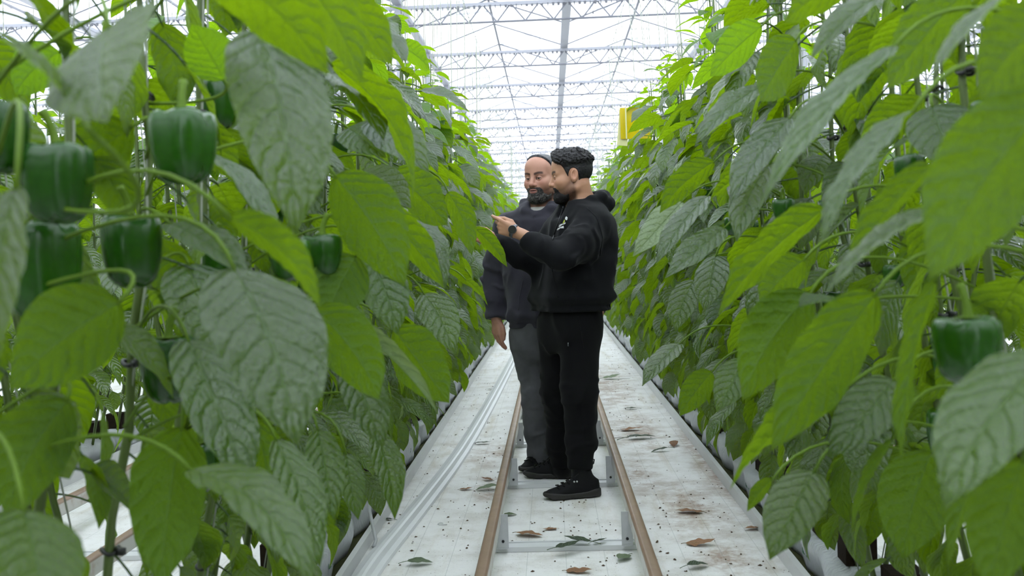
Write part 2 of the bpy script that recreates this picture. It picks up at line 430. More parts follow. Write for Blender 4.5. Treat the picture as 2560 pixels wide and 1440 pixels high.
# ------------------------------------------------------------------ plants: materials
def m_leaf(name, dark, mid, trans, under, sheen=0.25, tfac=0.38):
    t = NT(name)
    uv = t.n('ShaderNodeUVMap'); uv.uv_map = 'UVMap'
    sp = t.n('ShaderNodeSeparateXYZ'); t.l(uv.outputs[0], sp.inputs[0])
    u, v = sp.outputs[0], sp.outputs[1]
    a = t.math('ABSOLUTE', t.math('SUBTRACT', t.math('MULTIPLY', v, 2.0), 1.0))
    n = t.noise(9, 3, coord='Object')
    ph = t.math('ADD', t.math('MULTIPLY', t.math('SUBTRACT', u, t.math('MULTIPLY', t.math('POWER', a, 1.4), 0.23)), 8.0), t.math('MULTIPLY', n, 0.8))
    tri = t.math('ABSOLUTE', t.math('SUBTRACT', t.math('FRACT', ph), 0.5))          # .5 on a lateral vein
    lat = t.ramp(tri, 0.45, 0.498)
    midr = t.math('SUBTRACT', 1.0, t.ramp(a, 0.012, 0.05))
    vein = t.math('MAXIMUM', t.math('MULTIPLY', lat, 0.55), midr)
    pet = t.math('LESS_THAN', u, -0.001)
    vein = t.math('MAXIMUM', vein, pet)
    oi = t.n('ShaderNodeObjectInfo'); rnd = oi.outputs['Random']
    f1 = t.math('ADD', t.math('MULTIPLY', rnd, 0.75), t.math('MULTIPLY', n, 0.3), clamp=True)
    top = t.mix(f1, dark, mid)
    top = t.mix(t.math('MULTIPLY', vein, 0.6), top, lin(62, 92, 36))
    geo = t.n('ShaderNodeNewGeometry')
    und = t.mix(t.math('MULTIPLY', vein, 0.5), under, lin(96, 126, 56))
    col = t.mix(geo.outputs['Backfacing'], top, und)
    h = t.math('SUBTRACT', 1.0, t.math('POWER', t.math('MULTIPLY', tri, 2.0), 2.2))
    h = t.math('MULTIPLY', h, t.math('ADD', 0.35, n))
    h = t.math('MULTIPLY', h, t.math('SUBTRACT', 1.0, t.math('MULTIPLY', midr, 0.9)))
    n2 = t.noise(38, 3, coord='Object')
    h = t.math('ADD', h, t.math('MULTIPLY', n2, 1.1))
    nb = t.bump(h, 0.85, 0.0048)
    rough = t.math('ADD', t.math('MULTIPLY', geo.outputs['Backfacing'], 0.25), sheen)
    p = t.princ(col, 0.4, 0.8, 0, nb); t.l(rough, p.inputs['Roughness'])
    t.l(t.math('SUBTRACT', 0.72, t.math('MULTIPLY', geo.outputs['Backfacing'], 0.5)), p.inputs['Specular IOR Level'])
    p.inputs['IOR'].default_value = 1.6
    tr = t.n('ShaderNodeBsdfTranslucent'); t.l(nb, tr.inputs['Normal'])
    tc = t.mix(f1, trans, tuple(min(1, x*1.25) for x in trans[:3]) + (1,))
    t.l(t.mix(t.math('MULTIPLY', vein, 0.35), tc, lin(64, 92, 18)), tr.inputs[0])
    mx = t.n('ShaderNodeMixShader'); mx.inputs[0].default_value = tfac
    t.l(p.outputs[0], mx.inputs[1]); t.l(tr.outputs[0], mx.inputs[2])
    return t.done(mx.outputs[0])
ML = m_leaf('pepper_leaf', lin(8, 36, 20), lin(18, 54, 22), (0.25, 0.41, 0.002, 1), lin(54, 84, 26))
MY = m_leaf('young_pepper_leaf', lin(44, 86, 20), lin(64, 108, 26), (0.25, 0.45, 0.005, 1), lin(84, 122, 40), 0.42, 0.5)
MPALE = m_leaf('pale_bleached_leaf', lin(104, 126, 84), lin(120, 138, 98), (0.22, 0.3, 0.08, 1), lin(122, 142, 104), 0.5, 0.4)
def m_stem():
    t = NT('pepper_stem')
    mp = t.n('ShaderNodeMapping'); t.l(t.coord('Object'), mp.inputs[0]); mp.inputs[3].default_value = (60, 60, 6)
    n = t.noise(1, 3, vec=mp.outputs[0])
    return t.done(t.princ(t.mix(n, lin(48, 66, 24), lin(92, 108, 54)), 0.45, 0.4).outputs[0])
MSTEM = m_stem()
MPET = plain('pepper_petiole', lin(82, 108, 24), 0.55, 0.2, 0, 0.12, 20)
MSTR = plain('white_support_string', lin(150, 154, 142), 0.7, 0.3, 0, 0.08, 40)
MCLIP = plain('black_stem_clip', lin(16, 17, 18), 0.4, 0.5)
def m_pepper():
    t = NT('green_pepper_skin'); n = t.noise(7, 3); oi = t.n('ShaderNodeObjectInfo')
    c = t.mix(t.math('ADD', t.math('MULTIPLY', n, 0.6), t.math('MULTIPLY', oi.outputs['Random'], 0.4)), lin(14, 46, 6), lin(34, 80, 10))
    p = t.princ(c, 0.25, 0.4); p.inputs['Coat Weight'].default_value = 0.1; p.inputs['Coat Roughness'].default_value = 0.12
    return t.done(p.outputs[0])
MPEP = m_pepper()

# ------------------------------------------------------------------ leaf shape
def leaf_arrays(nx, ny, wid, arch, fold, wave, seed, petiole=0.0, puff=0.0, chord=False, pr=0.014):
    r_ = random.Random(seed); ph1, ph2 = r_.uniform(0, 6), r_.uniform(0, 6)
    us = np.linspace(0, 1, nx+1); vs = np.linspace(-1, 1, ny+1)
    ang = -arch*(us**1.1); dx = np.cos(ang); dz = np.sin(ang)
    px = np.concatenate([[0], np.cumsum((dx[1:]+dx[:-1])/2)])/nx; pz = np.concatenate([[0], np.cumsum((dz[1:]+dz[:-1])/2)])/nx
    w = np.where(us < 1, (us + 0.012)**0.62*(1.0 - us)**0.95, 0); w = w/w.max()
    w = w*(1 - 0.25*np.clip((us - .8)/.2, 0, 1)); w[0] = 0.10; w[-1] = 0.012
    curl = r_.uniform(-.12, .18); side = r_.uniform(-.10, .10)
    U, Vv = np.meshgrid(us, vs, indexing='ij'); Wm = w[:, None]
    y = Vv*Wm*wid/2; aV = np.abs(Vv)
    zf = fold*np.abs(y)*(1 - .35*aV) + curl*y*aV
    if puff:
        phs = (U - .23*aV**1.4)*8.0
        zf = zf + puff*(1 - (2*np.abs(np.mod(phs, 1) - .5))**2.5)*np.minimum(1, aV*4)*(1 - .35*aV)*Wm
    zf = zf + wave*Wm*aV**2*(np.sin(U*11 + ph1 + (Vv > 0)*1.7)*.6 + np.sin(U*23 + ph2)*.35)
    nxx, nz = -np.sin(ang), np.cos(ang)
    X = px[:, None] + zf*nxx[:, None]; Z = pz[:, None] + zf*nz[:, None]
    Y = y*np.cos(np.arctan(fold)*.7) + side*np.sin(U*math.pi*.9)*.5
    V = np.stack([X, Y, Z], -1).reshape(-1, 3)
    if chord:
        tip = np.array([px[-1], 0, pz[-1]]); L = np.hypot(tip[0], tip[2]); c, s = tip[0]/L, tip[2]/L
        R = np.array([[c, 0, s], [0, 1, 0], [-s, 0, c]]); V = V @ R.T; V[:, [0, 2]] /= L
    uv = np.stack([U, (Vv + 1)/2], -1).reshape(-1, 2)
    n1 = ny + 1
    Fc = [(i*n1+j, (i+1)*n1+j, (i+1)*n1+j+1, i*n1+j+1) for i in range(nx) for j in range(ny)]
    V = V.tolist(); uv = uv.tolist()
    if petiole > 0:
        m = MB(); pts = [(-petiole*(1-f), 0, -0.22*petiole*(1-f)**1.7) for f in np.linspace(0, 1, 5)] + [(0.06, 0, -.004)]
        m.tube(pts, [pr*1.25, pr, pr, pr, pr, pr*.4], 5, cap=False, uv=(-1.0, .5))
        b = len(V); V.extend([list(v) for v in m.V]); Fc.extend([tuple(i+b for i in f) for f in m.F]); uv.extend([(-1.0, .5)]*len(m.V))
    return np.array(V, float), Fc, np.array(uv, float)
def leaf_mesh(name, *a, **k):
    V, Fc, uv = leaf_arrays(*a, **k); return mesh(name, V, Fc, True, uv)
lr = random.Random(5)
LEAFP = [dict(wid=lr.uniform(.46, .60), arch=lr.uniform(.55, 1.35), fold=lr.uniform(.05, .38), wave=lr.uniform(.015, .045), seed=i, petiole=lr.uniform(.38, .6)) for i in range(14)]
LEAFM = []
for p in LEAFP:
    me = leaf_mesh('leaf', 16, 10, **p, puff=.012); me.materials.append(ML); LEAFM.append(me)
YOUNGM = []
for i in range(6):
    me = leaf_mesh('leaf', 10, 6, wid=lr.uniform(.42, .55), arch=lr.uniform(.4, 1.1), fold=lr.uniform(.1, .5), wave=.02, seed=40+i, petiole=lr.uniform(.25, .4)); me.materials.append(MY); YOUNGM.append(me)
LOWP = [leaf_arrays(6, 4, **p) for p in LEAFP[:8]]

# ------------------------------------------------------------------ pepper fruit
def pepper_arrays(seed, hgt=1.0):
    r_ = random.Random(seed); m = MB(); n, rows = 28, 14; lob = 4 if r_.random() < .6 else 3; ph = r_.uniform(0, 6)
    prof = [(0, .10), (.0, .28), (.015, .40), (.07, .475), (.18, .50), (.32, .50), (.46, .49), (.60, .47), (.72, .44), (.83, .39), (.91, .31), (.965, .20), (.98, .10), (.955, .015)]
    for i, (z, r) in enumerate(prof):
        for k in range(n):
            th = 2*math.pi*k/n; lobe = abs(math.cos(lob*th/2 + ph))**.6
            rr = r*(0.86 + .16*lobe) if i > 0 else r
            zz = -z*hgt + (.06*lobe*(1 - z)*(1 if i > 1 else 0)) - (.06*lobe if z > .8 else 0)
            m.V.append((rr*math.cos(th), rr*math.sin(th), zz))
    for i in range(len(prof)-1):
        for k in range(n):
            k2 = (k+1) % n; m.F.append((i*n+k, (i+1)*n+k, (i+1)*n+k2, i*n+k2))
    m.UV = [(0, 0)]*len(m.V); return m
PEPM = []
for i in range(4):
    me = pepper_arrays(i, .92 + .12*i).mesh('pepper', True); me.materials.append(MPEP); PEPM.append(me)
st = MB(); st.tube(bez((0, 0, -.02), (0.02, 0, .34), (.16, .03, .52), 8), [.10, .075, .065, .06, .06, .06, .065, .075], 8)
cal = []
for k in range(12):
    th = math.pi*2*k/12; cal.append((.23*math.cos(th)*(1 if k % 2 else .8), .23*math.sin(th)*(1 if k % 2 else .8), .045))
b = len(st.V); st.V.extend(cal + [(0, 0, .07), (0, 0, .0)]); st.F.extend([(b+k, b+(k+1) % 12, b+12) for k in range(12)] + [(b+(k+1) % 12, b+k, b+13) for k in range(12)]); st.UV.extend([(0, 0)]*14)
STALKM = st.mesh('stalk', True); STALKM.materials.append(MPET)

# ------------------------------------------------------------------ plant generator
ZTOP = 2.24
def stem_x(bx, s, z, amp=1.0):
    q = max(0.0, min(1.0, z/1.3))
    return bx + s*amp*(0.245*q**0.8 + 0.035*max(0, z-1.3))
def frame(X, Zhint):
    X = np.array(X, float); X /= np.linalg.norm(X); Z = np.array(Zhint, float); Z = Z - X*np.dot(X, Z); Z /= np.linalg.norm(Z)
    return X, np.cross(Z, X), Z
def mat4(X, Y, Z, loc, s):
    return Matrix(((X[0]*s, Y[0]*s, Z[0]*s, loc[0]), (X[1]*s, Y[1]*s, Z[1]*s, loc[1]), (X[2]*s, Y[2]*s, Z[2]*s, loc[2]), (0, 0, 0, 1)))
def gen_leaves(r_, s, stems, dens=1.0, reach=1.0, zmin=.42):
    """leaf placements in plant coordinates; s = +1 when the aisle lies towards +x"""
    out = []
    for (bx, by, ly, ztop) in stems:
        z = zmin + r_.uniform(0, .06); az = r_.uniform(0, 6.28)
        while z < ztop:
            f = z/ztop
            az += 2.4 + r_.uniform(-.4, .4)
            # turn the leaves towards the aisle, where the light is
            phi = math.atan2(math.sin(az), math.cos(az))
            phi = phi*(.62 if r_.random() < .8 else 1.0)
            dirh = np.array([s*math.cos(phi), math.sin(phi)*.9 - .12, 0]); dirh /= np.linalg.norm(dirh)
            top = max(0, (f - .88)/.12)
            L = r_.uniform(.145, .235)*(1 - .62*top)*(.85 if f < .3 else 1.0)*reach
            el = math.radians(r_.uniform(-38, 2) - 34*(1 - f) + 40*top)
            X = dirh*math.cos(el) + np.array([0, 0, math.sin(el)])
            Zh = np.array([-dirh[0]*math.sin(el), -dirh[1]*math.sin(el), math.cos(el)]) + np.array([r_.uniform(-.5, .5), r_.uniform(-.5, .5), 0])
            A = np.array([stem_x(bx, s, z), by + ly*z, z])
            young = f > .93 or (f > .86 and r_.random() < .4)
            out.append((A, X, Zh, L, young))
            z += r_.uniform(.045, .085)/dens*(1 - .45*top)
    return out
def stem_mesh(r_, s, stems, seg=14):
    m = MB()
    for (bx, by, ly, ztop) in stems:
        pts = []; rad = []
        for i in range(seg+1):
            z = .15 + (ztop - .15)*i/seg
            pts.append((stem_x(bx, s, z) + r_.uniform(-.008, .008), by + ly*z + r_.uniform(-.008, .008), z)); rad.append(.0085 - .0055*(i/seg)**1.5 + (.0012 if i % 2 else 0))
        m.tube(pts, rad, 7)
    return m
def string_mesh(r_, s, stems):
    m = MB()
    for (bx, by, ly, ztop) in stems:
        o1, o2 = r_.uniform(-.02, .02), r_.uniform(-.02, .02)
        m.tube([(stem_x(bx, s, .18) + o1, by + .02, .18), (stem_x(bx, s, 1.2) + .013, by + ly*1.2 + o2*.3, 1.2), (stem_x(bx, s, 2.2) + .01, by + ly*2.2, 2.2), (stem_x(bx, s, 3.3), by + ly*3.3, 3.3)], .0022, 5)
    return m
clip_me = MB().tube([(.014*math.cos(a), .014*math.sin(a), .004*math.sin(2*a)) for a in np.linspace(0, 6.283, 13)], .0042, 5, cap=False)
clip_me.box((.022, 0, 0), (.018, .009, .012)); clip_me = clip_me.mesh('stem_clip', True); clip_me.materials.append(MCLIP)
def place_leaf(par, A, X, Zh, L, young, r_, P0):
    i = r_.randrange(6 if young else 14); me = (YOUNGM if young else LEAFM)[i]
    pl = (.32 if young else LEAFP[i]['petiole'])
    X, Y, Z = frame(X, Zh)
    B = A + X*L*pl - P0 + Z*L*pl*.2
    o = obj('leaf', me, None, par); o.matrix_basis = mat4(X, Y, Z, B, L); return o
def add_pepper(par, pos, size, r_, P0, rz=None, stalk=True, i=None):
    o = obj('pepper', PEPM[r_.randrange(4) if i is None else i], None, par)
    o.matrix_basis = Matrix.Translation(Vector(pos - P0)) @ Matrix.Rotation(r_.uniform(0, 6.28) if rz is None else rz, 4, 'Z') @ Matrix.Scale(size, 4)
    if stalk: obj('stalk', STALKM, None, o)
    return o
ORD = ['', 'first', 'second', 'third', 'fourth', 'fifth', 'sixth', 'seventh', 'eighth', 'ninth', 'tenth', 'eleventh', 'twelfth', 'thirteenth', 'fourteenth', 'fifteenth', 'sixteenth']
BX = {1: CX - LIP - .12, -1: CX + LIP + .12}
PLANTS = {1: [], -1: []}        # key +1: the row on the left (aisle lies towards +x)
SPECIAL = {1: ['leafy pepper plant hung with blocky green peppers, nearest the camera in the left row',
               'left-row pepper plant with a broad grey-sheened leaf above a green pepper, second from the camera'],
           -1: ['right-row pepper plant with long slanting grey-sheened leaves and one dark pepper, nearest the camera',
                'right-row pepper plant with two bright backlit leaves hanging low, second from the camera']}
Y0P, DYP, NP = 1.30, 0.36, 30
for s in (1, -1):
    side = 'left' if s > 0 else 'right'
    for k in range(NP):
        r_ = random.Random(1000*k + (7 if s > 0 else 3))
        Yp = Y0P + DYP*k + r_.uniform(-.05, .05) + (.0 if s > 0 else .12)
        bx = BX[s] + r_.uniform(-.03, .03)
        stems = [(bx, Yp - .06, r_.uniform(-.03, .01), ZTOP + r_.uniform(-.12, .12)), (bx + .02, Yp + .11, r_.uniform(-.01, .03), ZTOP + r_.uniform(-.12, .12))]
        P0 = np.array([bx, Yp, 0.17])
        pl = empty('pepper_plant', P0)
        lab = SPECIAL[s][k] if k < 2 else ('%s tall pepper plant from the camera in the %s row of the aisle' % (ORD[k+1], side) if k < 15 else
                                             'tall leafy pepper plant further back in the %s row, past the two men' % side)
        tag(pl, lab, 'pepper plant', 'pepper plants in the %s row' % side)
        mm = stem_mesh(r_, s, stems); mm.V = [np.array(v) - P0 for v in mm.V]; mm.build('stem', MSTEM, pl, True)
        mm = string_mesh(r_, s, stems); mm.V = [np.array(v) - P0 for v in mm.V]; mm.build('support_string', MSTR, pl, True)
        near = Yp < 2.15
        lv = gen_leaves(r_, s, stems, dens=.8 if near else (1.05 if Yp < 8 else .9), reach=.85 if near else 1.0)
        for (A, X, Zh, L, yg) in lv:
            if near:
                X = X.copy(); X[0] *= .35 if s*X[0] > 0 else 1; X[1] = abs(X[1])*.8 + .15; 
            place_leaf(pl, A, X, Zh, L, yg, r_, P0)
        if Yp < 7:
            for st_ in stems:
                for zc in (.62 + r_.uniform(-.15, .15), 1.0 + r_.uniform(-.1, .2), 1.5):
                    o = obj('stem_clip', clip_me, None, pl); o.location = Vector(np.array([stem_x(st_[0], s, zc), st_[1] + st_[2]*zc, zc]) - P0); o.rotation_euler = (0, 0, r_.uniform(0, 6))
            for q in range(3 if Yp > 1.9 else 0):
                zc = r_.uniform(.75, 1.75); st_ = stems[r_.randrange(2)]
                add_pepper(pl, np.array([stem_x(st_[0], s, zc) + s*r_.uniform(.02, .07), st_[1] + st_[2]*zc - r_.uniform(.02, .07), zc]), r_.uniform(.05, .085), r_, P0)
        PLANTS[s].append((pl, stems, P0))
# plants further down the same rows, and the rows behind: foliage joined per plant
def join_foliage(r_, s, stems, dens, reach=1.0):
    V = []; Fc = []; UV = []; mi = []
    for (A, X, Zh, L, yg) in gen_leaves(r_, s, stems, dens, reach):
        i = r_.randrange(8); v, f, uv = LOWP[i]; X, Y, Z = frame(X, Zh)
        B = A + X*L*LEAFP[i]['petiole'] + Z*L*.1
        b = len(V); R = np.stack([X, Y, Z], 1); V.extend((v*L @ R.T + B).tolist()); Fc.extend([tuple(q+b for q in ff) for ff in f]); UV.extend(uv.tolist()); mi.extend([1 if yg else 0]*len(f))
    me = mesh('foliage', V, Fc, True, UV); me.materials.append(ML); me.materials.append(MY); me.polygons.foreach_set('material_index', mi); return me
FARV = {}
for s in (1, -1):
    FARV[s] = []
    for i in range(6):
        r_ = random.Random(900 + i + s)
        stems = [(0, -.12, r_.uniform(-.03, .03), ZTOP + r_.uniform(-.14, .14)), (.02, .06, r_.uniform(-.03, .03), ZTOP + r_.uniform(-.14, .14)), (0, .2, 0, ZTOP + r_.uniform(-.14, .14))]
        mm = stem_mesh(r_, s, stems, 8); sm = mm.mesh('stem', True); sm.materials.append(MSTEM)
        mm = string_mesh(r_, s, stems); tm = mm.mesh('support_string', True); tm.materials.append(MSTR)
        FARV[s].append((join_foliage(r_, s, stems, 1.0), sm, tm))
def far_plant(s, x, y, lab, grp, r_, strings=True, thin=1.0):
    pl = tag(empty('pepper_plant', (x, y, 0.17)), lab, 'pepper plant', grp)
    fm, sm, tm = FARV[s][r_.randrange(6)]
    f = obj('foliage', fm, None, pl); f['kind'] = 'stuff'; f.location = (0, 0, -.17)
    o = obj('stem', sm, None, pl); o.location = (0, 0, -.17)
    if strings: o = obj('support_string', tm, None, pl); o.location = (0, 0, -.17)
    return pl
r_ = random.Random(77)
for s in (1, -1):
    side = 'left' if s > 0 else 'right'
    y = Y0P + DYP*NP + .3
    while y < 75:
        far_plant(s, BX[s] + r_.uniform(-.04, .04), y, 'distant pepper plant merging into the %s row towards the end wall' % side, 'distant pepper plants in the %s row' % side, r_, y < 25)
        y += .5 if y < 26 else (1.0 if y < 45 else 1.6)
    # the other half of the same row, leaning away into the next aisle
    y = 1.9
    while y < 11:
        far_plant(-s, BX[s] + r_.uniform(-.03, .03), y, 'pepper plant leaning into the next aisle behind the %s row' % side, 'pepper plants behind the %s row' % side, r_)
        y += .95
    y = 2.6
    while y < 16:
        far_plant(s, BX[s] - s*ROWS + r_.uniform(-.03, .03), y, 'pepper plant of the next row %s, glimpsed through the leaves' % side, 'pepper plants of the next row %s' % side, r_)
        y += .62
# rows further off: past counting, one mass of plants
AV = []; AF = []; AUV = []; base_n = 0
r_ = random.Random(31)
src = {}
for s in (1, -1):
    for i in range(3):
        me = FARV[s][i][0]; v = np.zeros(len(me.vertices)*3, np.float32); me.vertices.foreach_get('co', v)
        q = np.zeros(len(me.loops), np.int32); me.loops.foreach_get('vertex_index', q)
        uvs = np.zeros(len(me.loops)*2, np.float32); me.uv_layers[0].data.foreach_get('uv', uvs)
        src[(s, i)] = (v.reshape(-1, 3), q.reshape(-1, 4), uvs.reshape(-1, 2))
def mass(s, x, y):
    global base_n
    v, q, uvs = src[(s, r_.randrange(3))]; AV.append(v + np.array([x, y, 0], np.float32)); AF.append(q + base_n); AUV.append(uvs); base_n += len(v)
for s in (1, -1):
    for (row, lean, y0, y1, dy) in ((1, s, -6, 2.2, .7), (1, -s, -6, 16, .9), (2, s, -6, 18, .75), (2, -s, -6, 18, 1.1), (3, s, -6, 24, .9)):
        y = y0
        while y < y1:
            mass(lean, BX[s] - s*row*ROWS + r_.uniform(-.04, .04), y + r_.uniform(-.1, .1)); y += dy
    y = -6
    while y < 1.4: mass(-s, BX[s], y); y += .8
    y = -6.2
    while y < .30: mass(s, BX[s], y); y += .45
me = bpy.data.meshes.new('plant_rows'); AV = np.concatenate(AV); AF = np.concatenate(AF).astype(np.int32); AUV = np.concatenate(AUV)
me.vertices.add(len(AV)); me.vertices.foreach_set('co', AV.ravel()); me.loops.add(AF.size); me.loops.foreach_set('vertex_index', AF.ravel())
me.polygons.add(len(AF)); me.polygons.foreach_set('loop_start', np.arange(0, AF.size, 4, dtype=np.int32)); me.polygons.foreach_set('use_smooth', np.ones(len(AF), bool))
l = me.uv_layers.new(name='UVMap'); l.data.foreach_set('uv', AUV.ravel()); me.update(calc_edges=True)
tag(obj('plant_rows', me, ML), 'further rows of pepper plants past the neighbouring aisles', 'pepper plants', kind='stuff')
# support wires the strings hang from
for s in (1, -1):
    x = stem_x(BX[s], s, 3.3)
    o = MB().tube([(x, 0, 3.302), (x, 30, 3.302), (x, 78, 3.302)], .003, 5).build('support_wire', MBRK, None, True)
    tag(o, 'thin steel wire above the %s plant row holding the strings' % ('left' if s > 0 else 'right'), 'wire')

